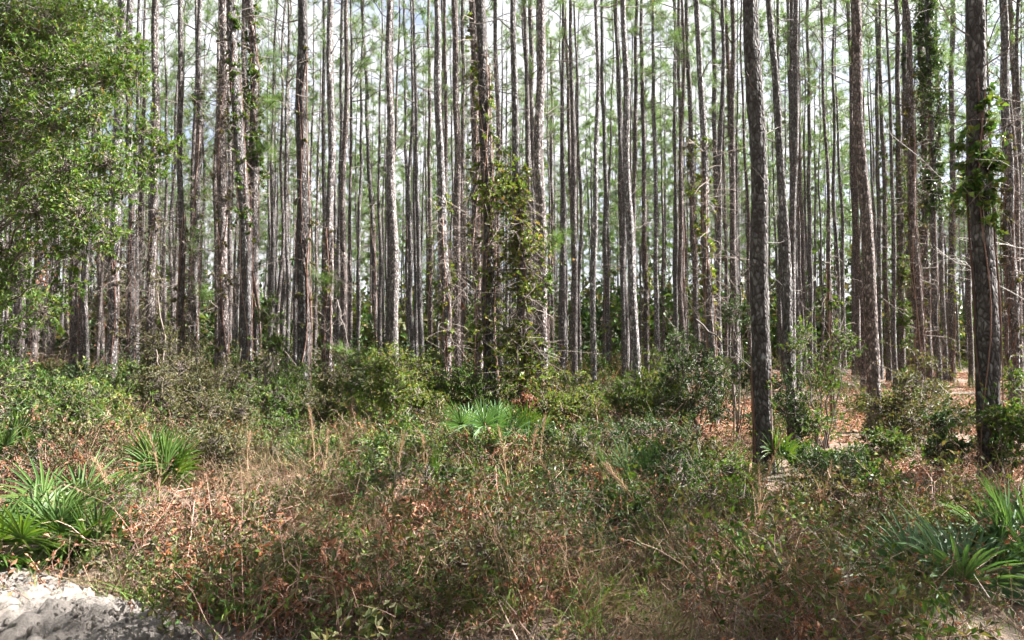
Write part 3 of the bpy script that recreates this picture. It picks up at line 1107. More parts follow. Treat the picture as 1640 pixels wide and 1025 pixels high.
def bush(name, px, d, w, h, mat, label, seed, dens=1.0, L=0.052, W=0.0135, cat='shrub', group='shrubs of the undergrowth', stem='twig', flat=0.5, airy=False, leafs=9):
    base = gpd(px, d)
    root = empty(name, base, label, cat, group)
    rng = np.random.default_rng(seed)
    n = max(5, int(9 * dens * max(w, 0.6) * max(h, 0.6)))
    cl = []
    for k in range(n):
        a = rng.uniform(0, 6.28); r = math.sqrt(rng.random()) * w * 0.42
        zt = h * (1 - 0.55 * (r / (w * 0.5)) ** 2) * rng.uniform(0.55, 1.12)
        z = zt * (rng.uniform(0.22, 0.95) if airy else rng.uniform(0.18, 0.86))
        cl.append((r * math.cos(a), r * math.sin(a), z, rng.uniform(0.17, 0.28) * min(1.25, max(0.75, w))))
    tips = rng.normal(0, 0.06 * w, (n, 2))

    def anc(i):
        return np.array([tips[i, 0], tips[i, 1], -0.03])
    st, lf = clump_plant(seed + 1, cl, anc, (20 if airy else 34), leafs, L, W, 0.003, 0.35, 0.1, flat)
    # a few long shoots break the outline
    m = 16
    S = np.array([[c[0], c[1], c[2]] for c in cl])[rng.integers(0, n, m)]
    sh = paths(rng, S, rdir(rng, m, 0.7), rng.uniform(0.3, 0.85, m) * min(h, 1.2), 5, 0.2)
    tubes(st, sh, np.linspace(0.004, 0.002, 5)[None] * np.ones((m, 1)), 3)
    twig_leaves(rng, lf, sh, 14, L, W, 0.2, flat)
    link('stems', st.mesh('stems', M[stem], True), root)
    link('leaves', lf.mesh('leaves', M[mat]), root)
    return root


BUSHES = [
    # px, depth, width, height, material, label, density, extra
    (640, 12.4, 1.95, 1.75, 'yellow_leaf', 'rounded yellow-green bush in front of a straight pine, tallest left of centre', 1.2, {}),
    (590, 13.6, 1.3, 1.35, 'shrub_leaf', 'green shrub tucked behind the left shoulder of the rounded yellow-green bush', 1.0, {}),
    (720, 13.4, 1.2, 1.75, 'shrub_leaf', 'upright green shrub between the rounded bush and the vine-wrapped pine', 0.9, {}),
    (1112, 12.8, 1.6, 2.35, 'dark_leaf', 'tall dark glossy shrub left of the big mossy pine', 0.95, dict(airy=True)),
    (1062, 13.4, 1.0, 1.5, 'yellow_leaf', 'light green shrub at the left flank of the tall dark glossy shrub', 0.9, {}),
    (1437, 10.3, 1.05, 1.35, 'olive_leaf', 'grey-brown rounded mound of brush before the rough-barked pine', 1.5, dict(leafs=7)),
    (1010, 10.4, 1.95, 0.78, 'dark_leaf', 'low wide dark shrub lying in shade right of the centre palmettos', 1.5, {}),  # dark leaf colour carries the big shadow lying here
    (1312, 11.2, 1.2, 2.55, 'shrub_leaf', 'airy tall sapling with scattered leaves right of the leaning pine', 0.5, dict(airy=True)),
    (1268, 11.0, 0.7, 2.35, 'dark_leaf', 'thin leafy sapling hugging the leaning pine at head height', 0.5, dict(airy=True)),
    (1612, 8.1, 0.6, 1.2, 'shrub_leaf', 'glossy-leaved shrub just right of the thickest dark pine foot', 0.4, dict(airy=True, L=0.06, W=0.017)),
    (1632, 9.2, 1.1, 1.6, 'shrub_leaf', 'leafy shrub cut by the right picture edge beyond the thickest pine', 0.9, {}),
    (1510, 12.5, 1.1, 1.1, 'olive_leaf', 'olive thicket between the brown mound and the thickest dark pine', 0.9, {}),
    (55, 9.6, 1.8, 1.55, 'shrub_leaf', 'bright leafy thicket below the oak boughs at the left edge', 1.2, {}),
    (160, 10.6, 1.5, 1.3, 'yellow_leaf', 'yellow-green shrub at the foot of the sunlit oak-side pine', 1.0, {}),
    (-30, 8.2, 1.6, 1.3, 'dark_leaf', 'dark shrub behind the left palmetto clump', 1.1, {}),
    (250, 12.0, 1.6, 1.2, 'olive_leaf', 'olive brush thicket behind the upright palmetto', 1.1, {}),
    (345, 11.3, 1.4, 1.15, 'olive_leaf', 'brownish brush thicket below the crooked shaggy pine', 1.1, dict(leafs=7)),
    (430, 12.2, 1.5, 1.2, 'shrub_leaf', 'green brush between the crooked pine and the thick purplish pine', 1.0, {}),
    (520, 12.5, 1.2, 1.0, 'olive_leaf', 'low olive brush right of the thick purplish pine', 1.0, {}),
    (670, 9.4, 1.5, 0.85, 'shrub_leaf', 'green shrub in the middle verge below the rounded bush', 1.3, {}),
    (800, 9.2, 1.2, 0.5, 'shrub_leaf', 'green shrub directly before the centre palmettos', 1.2, {}),
    (885, 9.6, 1.1, 0.6, 'dark_leaf', 'dark green shrub at the foot of the pale vine-tower pine', 1.2, {}),
    (910, 12.6, 1.4, 1.2, 'yellow_leaf', 'light shrub right of the pale pine in the middle distance', 1.0, {}),
    (985, 13.4, 1.2, 1.1, 'shrub_leaf', 'small green shrub under the forked pine pair', 1.0, {}),
    (1150, 9.0, 0.9, 0.75, 'olive_leaf', 'sage-coloured low bush left of the mossy pine foot', 1.1, {}),
    (1060, 7.9, 1.0, 0.55, 'shrub_leaf', 'low green weeds behind the right-of-centre palmetto', 1.2, {}),
    (1150, 6.3, 0.9, 0.7, 'grass_green', 'pale green bushy weed in the right foreground', 1.4, dict(L=0.04, W=0.009)),
    (1330, 8.5, 1.1, 0.42, 'dark_leaf', 'dark low weeds right of the mossy pine foot', 1.2, {}),
    (1290, 9.6, 0.8, 0.45, 'shrub_leaf', 'small leafy bush between mossy and leaning pines', 1.2, {}),
    (1400, 9.3, 0.9, 0.42, 'shrub_leaf', 'low green bush before the brown brush mound', 1.0, {}),
    (1500, 8.6, 0.55, 1.0, 'dark_leaf', 'small dark upright seedling left of the thickest pine foot', 1.2, {}),
    (340, 5.0, 0.5, 0.38, 'grass_green', 'bright feathery green weed beside the sand bank', 2.4, dict(L=0.028, W=0.005)),
    (205, 6.2, 0.5, 0.5, 'grass_green', 'green weed behind the small bright palmetto', 1.6, dict(L=0.03, W=0.006)),
    (560, 7.6, 1.0, 0.6, 'shrub_leaf', 'low green weeds among the dry grass left of centre', 1.1, {}),
    (470, 9.6, 1.2, 0.85, 'shrub_leaf', 'leafy brush behind the pale dry grass patch', 1.1, {}),
    (380, 8.8, 1.0, 0.75, 'olive_leaf', 'dull olive weeds right of the upright palmetto', 1.1, {}),
    (870, 7.2, 1.0, 0.65, 'shrub_leaf', 'green weeds left of the spiky centre-right palmetto', 1.1, {}),
    (740, 7.4, 0.9, 0.6, 'dark_leaf', 'dark green weeds beside the single palmetto spear', 1.2, {}),
    (985, 5.9, 0.8, 0.5, 'shrub_leaf', 'low weeds beside the pale drooping palmetto', 1.2, {}),
    (560, 5.2, 0.7, 0.4, 'grass_green', 'green sprigs left of the dead grey palmetto fronds', 1.2, dict(L=0.035, W=0.007)),
    (1000, 4.9, 0.7, 0.35, 'dark_leaf', 'dark sprigs in the shaded front right of centre', 1.2, dict(L=0.035, W=0.008)),
    (700, 4.8, 0.6, 0.35, 'grass_green', 'green sprigs right of the dead grey palmetto fronds', 1.2, dict(L=0.035, W=0.007)),
    (1310, 6.6, 0.9, 0.5, 'olive_leaf', 'drab weeds left of the big right palmetto', 1.2, {}),
    (768, 5.7, 0.75, 0.72, 'orange_dead', 'rusty orange dead bush in the centre foreground', 1.9, dict(stem='brown_stem', L=0.04, W=0.007)),
    (700, 6.1, 0.5, 0.35, 'dead_leaf', 'small rusty dead bush just left of the bright orange one', 1.3, dict(stem='brown_stem', L=0.04, W=0.007)),
    (525, 6.4, 0.5, 0.35, 'dead_leaf', 'small rust-brown dead weed in the left dry grass', 1.2, dict(stem='brown_stem', L=0.035, W=0.007)),
    (848, 12.2, 0.8, 0.95, 'dead_leaf', 'brown dead bracken at the foot of the vine tower', 1.0, dict(stem='brown_stem')),
]
BUSHES += [
    (-20, 12.5, 1.8, 2.1, 'shrub_leaf', 'tall leafy brush under the oak at the extreme left', 1.1, {}),
    (95, 13.0, 1.6, 1.75, 'dark_leaf', 'tall dark brush between the left edge and the sunlit oak-side pine', 1.0, {}),
    (210, 14.0, 1.5, 1.6, 'shrub_leaf', 'tall green brush right of the sunlit oak-side pine', 1.0, {}),
    (300, 14.5, 1.6, 1.5, 'olive_leaf', 'drab tall brush left of the crooked shaggy pine', 1.0, {}),
    (395, 14.2, 1.5, 1.5, 'olive_leaf', 'drab brush hiding the foot of the crooked shaggy pine', 1.0, {}),
    (465, 14.6, 1.3, 1.35, 'shrub_leaf', 'green brush hiding the foot of the thick purplish pine', 1.0, {}),
    (550, 15.2, 1.5, 1.4, 'olive_leaf', 'drab brush between the thick purplish pine and the rounded bush', 1.0, {}),
    (785, 13.2, 1.2, 1.05, 'shrub_leaf', 'green brush hiding the foot of the vine-wrapped pine', 1.0, {}),
    (870, 14.6, 1.3, 1.3, 'olive_leaf', 'drab brush behind the foot of the pale vine-tower pine', 1.0, {}),
    (1040, 15.2, 1.6, 1.5, 'shrub_leaf', 'green brush right of the forked pine pair', 1.0, {}),
    (430, 13.2, 0.9, 3.2, 'shrub_leaf', 'tall thin sapling between the crooked pine and the thick purplish pine', 0.35, dict(airy=True)),
    (275, 12.6, 1.0, 3.4, 'olive_leaf', 'straggly tall sapling right of the oak boughs', 0.35, dict(airy=True, leafs=7)),
    (1180, 12.0, 0.9, 2.4, 'dark_leaf', 'thin dark sapling touching the left side of the big mossy pine', 0.45, dict(airy=True)),
    (1490, 10.6, 0.9, 2.3, 'olive_leaf', 'straggly brown-leaved sapling left of the thickest dark pine', 0.45, dict(airy=True, leafs=6)),
]
BUSHES += [
    (440, 5.3, 0.8, 0.5, 'olive_leaf', 'twiggy drab weed clump at the bottom left of centre', 1.4, dict(L=0.03, W=0.007)),
    (820, 5.3, 0.7, 0.55, 'shrub_leaf', 'leafy weed clump below the rusty orange bush', 1.4, dict(L=0.034, W=0.008)),
    (900, 4.6, 0.8, 0.4, 'dead_leaf', 'russet dead weed clump at the bottom right of centre', 1.5, dict(L=0.03, W=0.006, stem='brown_stem')),
    (1110, 5.2, 0.8, 0.6, 'shrub_leaf', 'leafy green clump before the pale green bushy weed', 1.4, dict(L=0.036, W=0.009)),
    (1230, 4.9, 0.7, 0.4, 'dead_leaf', 'russet dead weeds left of the big right palmetto', 1.5, dict(L=0.03, W=0.006, stem='brown_stem')),
    (1080, 6.6, 1.0, 0.75, 'dark_leaf', 'dark leafy clump right of the upright palmetto spears', 1.3, dict(L=0.04, W=0.011)),
    (1140, 7.3, 1.0, 0.45, 'shrub_leaf', 'leafy clump in front and left of the big mossy pine', 1.3, dict(L=0.04, W=0.011)),
    (1390, 7.4, 1.1, 0.6, 'dark_leaf', 'dark leafy clump above the big right palmetto', 1.3, dict(L=0.04, W=0.011)),
    (630, 6.6, 0.9, 0.7, 'shrub_leaf', 'green clump right of the pale dry grass patch', 1.3, dict(L=0.036, W=0.009)),
    (470, 4.6, 0.6, 0.35, 'grass_green', 'fresh green sprigs low at the bottom left', 1.6, dict(L=0.028, W=0.006)),
    (780, 4.5, 0.6, 0.35, 'olive_leaf', 'drab sprigs at the bottom centre', 1.5, dict(L=0.03, W=0.007)),
    (940, 7.8, 1.0, 0.8, 'shrub_leaf', 'green clump behind the small spiky palmetto', 1.3, dict(L=0.04, W=0.01)),
]
for k, (px, d, w, h, mat, lab, dens, ex) in enumerate(BUSHES):
    if 180 < px < 1000 and d > 10:
        h *= 1.22
    bush('shrub', px, d, w, h, mat, lab, 2000 + 7 * k, dens, **ex)


# ================================================================== VINES ON TRUNKS
def vine(label, tree, y0, y1, spread, n_leaf, mat, seed, L=0.085, W=0.03, n_dead=0, dead_mat='twig', hang=0.5, off=(0, 0)):
    """climbing vine on a measured trunk between photograph rows y0 (top) and y1; spread in metres off the bark"""
    p = PINES[tree]
    rng = np.random.default_rng(seed)
    d = p['d']
    z0 = max(CAM_H + (HORIZON - y1) * d / F, 0.0); z1 = CAM_H + (HORIZON - y0) * d / F
    root = empty('climbing_vine', p['loc'], label, 'vine', 'vines climbing the pines')

    def ring(z, a, r):
        c = p['path'](z); rr = p['rad'](z) + r
        return np.stack([c[:, 0] + np.cos(a) * rr + off[0], c[:, 1] + np.sin(a) * rr + off[1], z], -1)
    # main stems winding up
    K = 40
    mb = MB()
    P = []
    for q_ in range(5):
        z = np.linspace(0.0, z1 * rng.uniform(0.8, 1.0), K)
        a = rng.uniform(0, 6.28) + z * rng.uniform(-0.9, 0.9) + 0.3 * np.sin(z * 2 + q_)
        P.append(ring(z, a, 0.012 + 0.01 * rng.random()))
    tubes(mb, np.array(P), np.full((5, K), 0.009), 4)
    # side shoots
    n_leaf = int(n_leaf * 2.2)
    m = max(20, n_leaf // 12)
    nc = max(7, int((z1 - z0) * 4.5))
    zc = rng.uniform(z0, z1, nc); ac = rng.uniform(0, 6.28, nc); sc_ = rng.uniform(0.12, 1.3, nc) * (1 - 0.45 * (zc - z0) / max(z1 - z0, 0.1))
    ci = rng.integers(0, nc, m)
    z = np.clip(zc[ci] + rng.normal(0, 0.22, m), max(z0 - 0.2, 0.02), z1 + 0.25); a = ac[ci] + rng.normal(0, 0.75, m)
    S = ring(z, a, 0.0)
    out_ = np.stack([np.cos(a), np.sin(a), rng.normal(0.0, 0.6, m)], -1)
    env = sc_[ci]
    sh = paths(rng, S, out_, spread * env * rng.uniform(0.4, 1.2, m), 5, hang, 0.25)
    tubes(mb, sh, np.full((m, 5), 0.0028), 3)
    link('stems', mb.mesh('stems', M['brown_stem'], True), root)
    if n_leaf:
        lf = MB(); twig_leaves(rng, lf, sh, 12, L, W, 0.1, 0.25)
        link('leaves', lf.mesh('leaves', M[mat]), root)
    n_dead = int(n_dead * 0.5)
    if n_dead:
        z = rng.uniform(z0 + 0.2 * (z1 - z0), z1, n_dead); a = rng.uniform(0, 6.28, n_dead)
        S = ring(z, a, 0.02)
        D = np.stack([np.cos(a) * 0.5, np.sin(a) * 0.5, -0.5 - rng.random(n_dead)], -1)
        dp = paths(rng, S, D, rng.uniform(0.2, 1.0, n_dead), 8, 0.25, 0.55)
        db = MB(); tubes(db, dp, np.linspace(1, 0.5, 8)[None] * rng.uniform(0.003, 0.009, (n_dead, 1)), 3)
        kind(link('dead_runners', db.mesh('dead_runners', M[dead_mat]), root), 'stuff')


def tree_at(x):
    return min(range(len(PINES)), key=lambda i: abs(PINES[i]['x'] - x))


vine('leafy yellow-green vine tower climbing a pine in the middle', tree_at(836), 270, 640, 0.95, 2000, 'yellow_leaf', 61, n_dead=520)
vine('dead brown vines and a few leaves wrapping the thick centre pine', tree_at(787), 60, 600, 0.28, 500, 'yellow_leaf', 62, n_dead=260)
vine('dead reddish-brown vines hanging on the slim pine left of the wrapped pine', tree_at(738), 300, 640, 0.3, 260, 'dead_leaf', 63, n_dead=300)
vine('bright yellow-green vine crown high on slim pines left of the mossy pine', tree_at(1118), 215, 300, 0.42, 700, 'yellow_leaf', 64, n_dead=60)
vine('dark leafy vine hanging beside the upper trunk of the thickest pine', tree_at(1503), 0, 330, 0.95, 2000, 'dark_leaf', 65, L=0.1, W=0.036)
vine('green vine sleeve high on a trunk left of the thickest pine', tree_at(1488), -20, 420, 0.5, 1700, 'dark_leaf', 66)
vine('green vine sleeve on a trunk between the rough and thickest pines', tree_at(1445), 200, 560, 0.42, 2200, 'shrub_leaf', 67)
vine('leaf collar of vine around the upper trunk of the thickest pine', len(PINES) and tree_at(1582), 75, 330, 0.24, 420, 'shrub_leaf', 68, n_dead=30)
vine('brown dead vines draped left of the thickest pine', tree_at(1524), 300, 660, 0.42, 200, 'yellow_leaf', 69, n_dead=420)
vine('thin green ivy creeping up the trunk beside the crooked pine', tree_at(412), -10, 300, 0.25, 800, 'shrub_leaf', 70, n_dead=120)
vine('sparse ivy and dead runners on the crooked shaggy pine', tree_at(392), 0, 420, 0.14, 420, 'shrub_leaf', 71, n_dead=160)
vine('dead vines dangling on the sturdy pine left of the crooked pine', tree_at(356), 60, 600, 0.3, 300, 'olive_leaf', 72, n_dead=260)
vine('tan dead vines dangling on the pine right of the oak boughs', tree_at(242), 330, 630, 0.45, 160, 'olive_leaf', 73, n_dead=360)
vine('dead runners dangling on a slim pine below the oak boughs', tree_at(211), 330, 620, 0.4, 120, 'olive_leaf', 74, n_dead=260)
vine('ivy patch on the thin trunks right of the straight pine', tree_at(690), 380, 470, 0.2, 300, 'yellow_leaf', 75)
vine('leaf patches on the pale pine trunk at shrub height', tree_at(867), 440, 640, 0.2, 420, 'shrub_leaf', 76)
vine('moss and ivy creeping over the foot of the big mossy pine', tree_at(1219), 560, 750, 0.10, 260, 'shrub_leaf', 77, L=0.04, W=0.014)
vine('brown shaggy runners on the slim trunks under the oak', tree_at(120), 380, 620, 0.5, 240, 'dead_leaf', 78, n_dead=320)
vine('brown shaggy runners on the trunk nearest the left edge', tree_at(52), 380, 620, 0.6, 260, 'dead_leaf', 79, n_dead=320)

# thinner climbers and dead strands on many of the other trunks
for k, (x, y0, y1, spr, nl_, mt, nd) in enumerate([
        (178, 380, 610, 0.25, 120, 'olive_leaf', 160), (311, 120, 600, 0.3, 260, 'shrub_leaf', 240), (289, 330, 640, 0.35, 160, 'olive_leaf', 240), (402, 120, 560, 0.3, 260, 'olive_leaf', 260),
        (452, 180, 600, 0.3, 260, 'yellow_leaf', 180), (486, 60, 620, 0.1, 160, 'olive_leaf', 120), (527, 360, 640, 0.25, 200, 'yellow_leaf', 120), (606, 300, 560, 0.2, 160, 'olive_leaf', 80),
        (655, 330, 520, 0.2, 160, 'yellow_leaf', 60), (716, 330, 620, 0.3, 320, 'yellow_leaf', 260), (768, 0, 600, 0.35, 480, 'yellow_leaf', 420), (885, 330, 600, 0.3, 260, 'shrub_leaf', 200),
        (924, 280, 600, 0.25, 200, 'olive_leaf', 160), (975, 380, 640, 0.25, 200, 'yellow_leaf', 120), (1036, 330, 640, 0.2, 220, 'yellow_leaf', 120), (1096, 220, 540, 0.25, 240, 'yellow_leaf', 100),
        (1142, 210, 640, 0.3, 360, 'yellow_leaf', 260), (1184, 0, 560, 0.2, 200, 'olive_leaf', 160), (1333, 400, 660, 0.3, 200, 'shrub_leaf', 160), (1424, 200, 600, 0.35, 500, 'shrub_leaf', 200),
        (1460, 60, 600, 0.35, 520, 'dark_leaf', 260), (1474, 120, 640, 0.3, 320, 'olive_leaf', 320), (1626, 180, 600, 0.3, 240, 'olive_leaf', 260), (1640, 0, 500, 0.35, 260, 'shrub_leaf', 200), (162, 330, 620, 0.4, 160, 'dead_leaf', 260)]):
    tq = PINES[tree_at(x)]
    vine('thin vine on ' + (SHORT[tq['key']] if tq['key'] else tq['label']), tree_at(x), y0, y1, spr, nl_, mt, 8100 + k, n_dead=nd)


# low green pine boughs
def bough(tree, px, py, seed, n=11):
    p = PINES[tree]
    rng = np.random.default_rng(seed)
    tgt = at(px, py, p['d'] - 0.4) - p['loc']
    z0 = max(tgt[2] - 0.15, 0.4)
    c = p['path'](np.array([z0]))[0]
    s = np.array([c[0], c[1], z0])
    mb = MB()
    P = paths(rng, s[None], (tgt - s)[None], np.array([np.linalg.norm(tgt - s)]), 6, 0.0, 0.05)
    tubes(mb, P, np.linspace(0.016, 0.006, 6)[None], 5, 0)
    tw = children(rng, P, n, 0.35, 1.0, 0.2, 0.75, 0.9, 0.15, 4)
    tubes(mb, tw, np.full((len(tw), 4), 0.004), 3, 0)
    pp, tt = along(tw, np.repeat(np.arange(len(tw)), 2), np.tile([0.98, 0.55], len(tw)))
    tuft(rng, mb, pp, unit(tt + [0, 0, 0.3]), 34, 0.26, 0.0024, 1)
    link('green_bough', mb.mesh('green_bough', [M['limb'], M['needle_near']]), p['root'])


for k, (tx, px, py) in enumerate([(412, 440, 165), (412, 425, 235), (356, 298, 392), (311, 332, 465), (527, 520, 445), (867, 895, 385), (924, 892, 400), (452, 440, 255), (541, 528, 470), (632, 545, 570), (541, 540, 585), (52, 60, 470), (402, 450, 90)]):
    bough(tree_at(tx), px, py, 4000 + k)


# ================================================================== PALMETTOS
def frond_mesh(rng, base, D, pet, L, nl, mats, arc=105, droop=0.25, wfac=1.0):
    """fan leaf: stalk from base along D, then nl pointed segments radiating"""
    mb = MB()
    D = D / np.linalg.norm(D)
    hub = base + D * pet
    hub[2] -= 0.06 * pet
    t = np.linspace(0, 1, 5)[:, None]
    P = base + (hub - base) * t
    P[:, 2] += 0.04 * pet * np.sin(t[:, 0] * np.pi)
    st = MB(); tubes(st, P[None], np.full((1, 5), 0.007), 4, 0)
    S = np.cross(D, [0, 0, 1.0])
    S /= max(np.linalg.norm(S), 1e-6)
    roll = rng.normal(0, 0.5)
    N = np.cross(S, D)
    S, N = S * math.cos(roll) + N * math.sin(roll), N * math.cos(roll) - S * math.sin(roll)
    dphi = 2 * R(arc) / nl
    for k in range(nl):
        phi = -R(arc) + (k + 0.5) * dphi + rng.normal(0, 0.03)
        d = D * math.cos(phi) + S * math.sin(phi) + N * (0.22 * math.cos(phi * 0.8) + rng.normal(0, 0.05))
        d /= np.linalg.norm(d)
        l = L * (1 - 0.28 * abs(phi) / R(arc)) * rng.uniform(0.88, 1.06)
        s = np.cross(d, N); s /= np.linalg.norm(s)
        n = np.cross(s, d)
        tt = np.array([0.0, 0.3, 0.6, 0.85, 1.0])
        hw = np.array([0.004, 0.5 * dphi * 0.3 * l * 1.05, 0.5 * dphi * 0.3 * l * 0.95, 0.5 * dphi * 0.3 * l * 0.5, 0.001]) * wfac
        C = hub + d * (tt * l)[:, None]
        C[:, 2] -= droop * l * tt ** 2.6 * rng.uniform(0.5, 1.4)
        up = n * (hw * 0.55)[:, None]
        A = C - s * hw[:, None] + up; B = C + s * hw[:, None] + up
        V = np.stack([A, C, B], 1).reshape(-1, 3)
        T = []
        for q_ in range(4):
            o = q_ * 3
            T += [[o, o + 1, o + 4], [o, o + 4, o + 3], [o + 1, o + 2, o + 5], [o + 1, o + 5, o + 4]]
        mb.add(V, T, 0)
    return mb.mesh('frond', mats[1]), st.mesh('stalk', mats[0])


PALMS = []


def palmetto(px, d, label, nf, L, pet, az, el, seed, mat='palm', dead=0, nl=22, zoff=0.0, droop=0.22, arc=105):
    """az, el: (low, high) degrees, azimuth measured clockwise from +Y"""
    rng = np.random.default_rng(seed)
    base = gpd(px, d)
    if not (400 < px < 1100) or d > 8:
        PALMS.append((base[0], base[1], 0.75 * (L + pet)))
    else:
        PALMS.append((base[0], base[1], 0.3 * (L + pet)))
    root = empty('saw_palmetto', base, label, 'palmetto', 'saw palmettos')
    for k in range(nf):
        a = R(az[0] + (az[1] - az[0]) * (k + rng.uniform(0.1, 0.9)) / nf); e = R(rng.uniform(*el))
        D = np.array([math.sin(a) * math.cos(e), math.cos(a) * math.cos(e), math.sin(e)])
        b = np.array([rng.normal(0, 0.05), rng.normal(0, 0.05), 0.02 + zoff])
        isdead = k < dead
        if isdead:
            D[2] = 0.25
        m = M['palm_dead'] if isdead else M[mat]
        fm, sm_ = frond_mesh(rng, b, D, pet * rng.uniform(0.75, 1.2), L * rng.uniform(0.8, 1.1), nl, [M['palm_dead'] if isdead else M['grass_green'], m], arc if not isdead else 70, droop if not isdead else 0.9)
        f = link('frond', fm, root)
        link('stalk', sm_, f)
        if isdead:
            f['label'] = 'dead brown frond'


palmetto(1525, 4.55, 'large dark green fan palmetto in the lower right corner', 11, 0.64, 0.2, (-150, 100), (2, 42), 1, 'palm_blue', nl=24)
palmetto(1650, 4.8, 'big fan palmetto cut by the right edge in the foreground', 8, 0.58, 0.28, (-140, 60), (20, 62), 2, 'palm_blue', nl=24)
palmetto(15, 5.6, 'large palmetto with wide fans at the left edge above the sand', 11, 0.62, 0.32, (-60, 200), (0, 48), 3, 'palm', 1)
palmetto(90, 6.1, 'dark palmetto behind the large left-edge palmetto', 9, 0.56, 0.34, (-100, 170), (5, 55), 4, 'palm')
palmetto(158, 5.45, 'small bright sunlit palmetto beside the sand bank', 7, 0.44, 0.16, (-130, 170), (20, 70), 5, 'palm', nl=20)
palmetto(250, 7.7, 'upright palmetto with stiff pale fans in the left middle verge', 10, 0.58, 0.36, (-80, 100), (50, 85), 6, 'palm', 1)
palmetto(70, 5.4, 'palmetto with a brown lower fan between the left-edge and small bright ones', 7, 0.5, 0.25, (-120, 190), (5, 55), 25, 'palm', 2)
palmetto(787, 9.6, 'dark star-shaped palmetto before the vine-wrapped pine', 10, 0.46, 0.72, (-170, 170), (35, 82), 7, 'palm_blue')
palmetto(838, 10.0, 'bright green palmetto at the foot of the vine tower', 8, 0.46, 0.55, (-160, 160), (30, 78), 8, 'palm')
palmetto(1040, 7.0, 'palmetto with upright folded spears right of centre', 6, 0.48, 0.35, (-80, 80), (60, 86), 9, 'palm_blue', arc=45)
palmetto(985, 7.2, 'narrow leaning palmetto spear left of the upright spears', 2, 0.5, 0.4, (-70, -40), (60, 70), 19, 'palm', arc=14, nl=8)
palmetto(920, 6.6, 'small spiky palmetto beside a tan grass plume, right of centre', 5, 0.4, 0.2, (-120, 120), (40, 80), 10, 'palm_blue')
palmetto(690, 7.0, 'single upright folded palmetto spear in the centre verge', 2, 0.42, 0.35, (-20, 20), (82, 88), 11, 'palm', arc=12, nl=8)
palmetto(1242, 9.25, 'spiky palmetto at the foot of the big mossy pine', 5, 0.42, 0.25, (-60, 120), (50, 80), 12, 'palm')
palmetto(965, 5.6, 'pale drooping palmetto in the shaded right foreground', 5, 0.42, 0.2, (-120, 130), (10, 40), 13, 'olive_leaf', 1)
palmetto(600, 5.25, 'dead grey-brown palmetto with drooping fronds in the foreground', 6, 0.42, 0.3, (-150, 170), (10, 40), 14, 'palm_dead', 6)
palmetto(10, 8.2, 'palmetto fans half hidden in brush at the left edge', 6, 0.5, 0.55, (-90, 130), (35, 75), 15, 'palm')
palmetto(1150, 7.1, 'pale palmetto fans among weeds below the mossy pine', 4, 0.4, 0.25, (-120, 120), (25, 60), 16, 'olive_leaf')


# ================================================================== TALL DRY GRASS STALKS
def stalk(px, d, h, lean, label, seed, plume=0.42, fat=1.0):
    rng = np.random.default_rng(seed)
    base = gpd(px, d)
    root = empty('dry_grass_stalk', base, label, 'grass stalk', 'tall dry grass stalks')
    t = np.linspace(0, 1, 8)
    P = np.stack([lean * t ** 1.6 + 0.12 * h * rng.normal() * t ** 2.2, 0.03 * np.sin(t * 4 + seed) + 0.1 * h * rng.normal() * t ** 2, h * rng.uniform(0.8, 1.0) * (t - 0.06 * t ** 3)], -1)
    mb = MB(); tubes(mb, P[None], np.linspace(0.005, 0.002, 8)[None], 4)
    n = 8
    bd = np.stack([rng.normal(0, 0.3, n), rng.normal(0, 0.3, n), np.ones(n)], -1)
    blades(mb, P[rng.integers(0, 4, n)], bd, rng.uniform(0.25, 0.5, n), np.full(n, 0.004), np.stack([rng.normal(0, 0.12, n), rng.normal(0, 0.12, n), rng.uniform(-0.15, 0, n)], -1), rng, 0, 4)
    link('stem', mb.mesh('stem', M['plume']), root)
    n = 130
    tt = rng.uniform(1 - plume, 1.0, n)
    pp, tan = along(P[None], np.zeros(n, int), tt)
    env = np.sin((tt - (1 - plume)) / plume * np.pi * 0.92 + 0.15)
    D = unit(tan + rdir(rng, n) * 0.55)
    mb = MB(); blades(mb, pp, D, (0.035 + 0.045 * env) * fat, np.full(n, 0.0016), rng.normal(0, 0.012, (n, 3)), rng, 0, 3)
    link('plume', mb.mesh('plume', M['plume']), root)


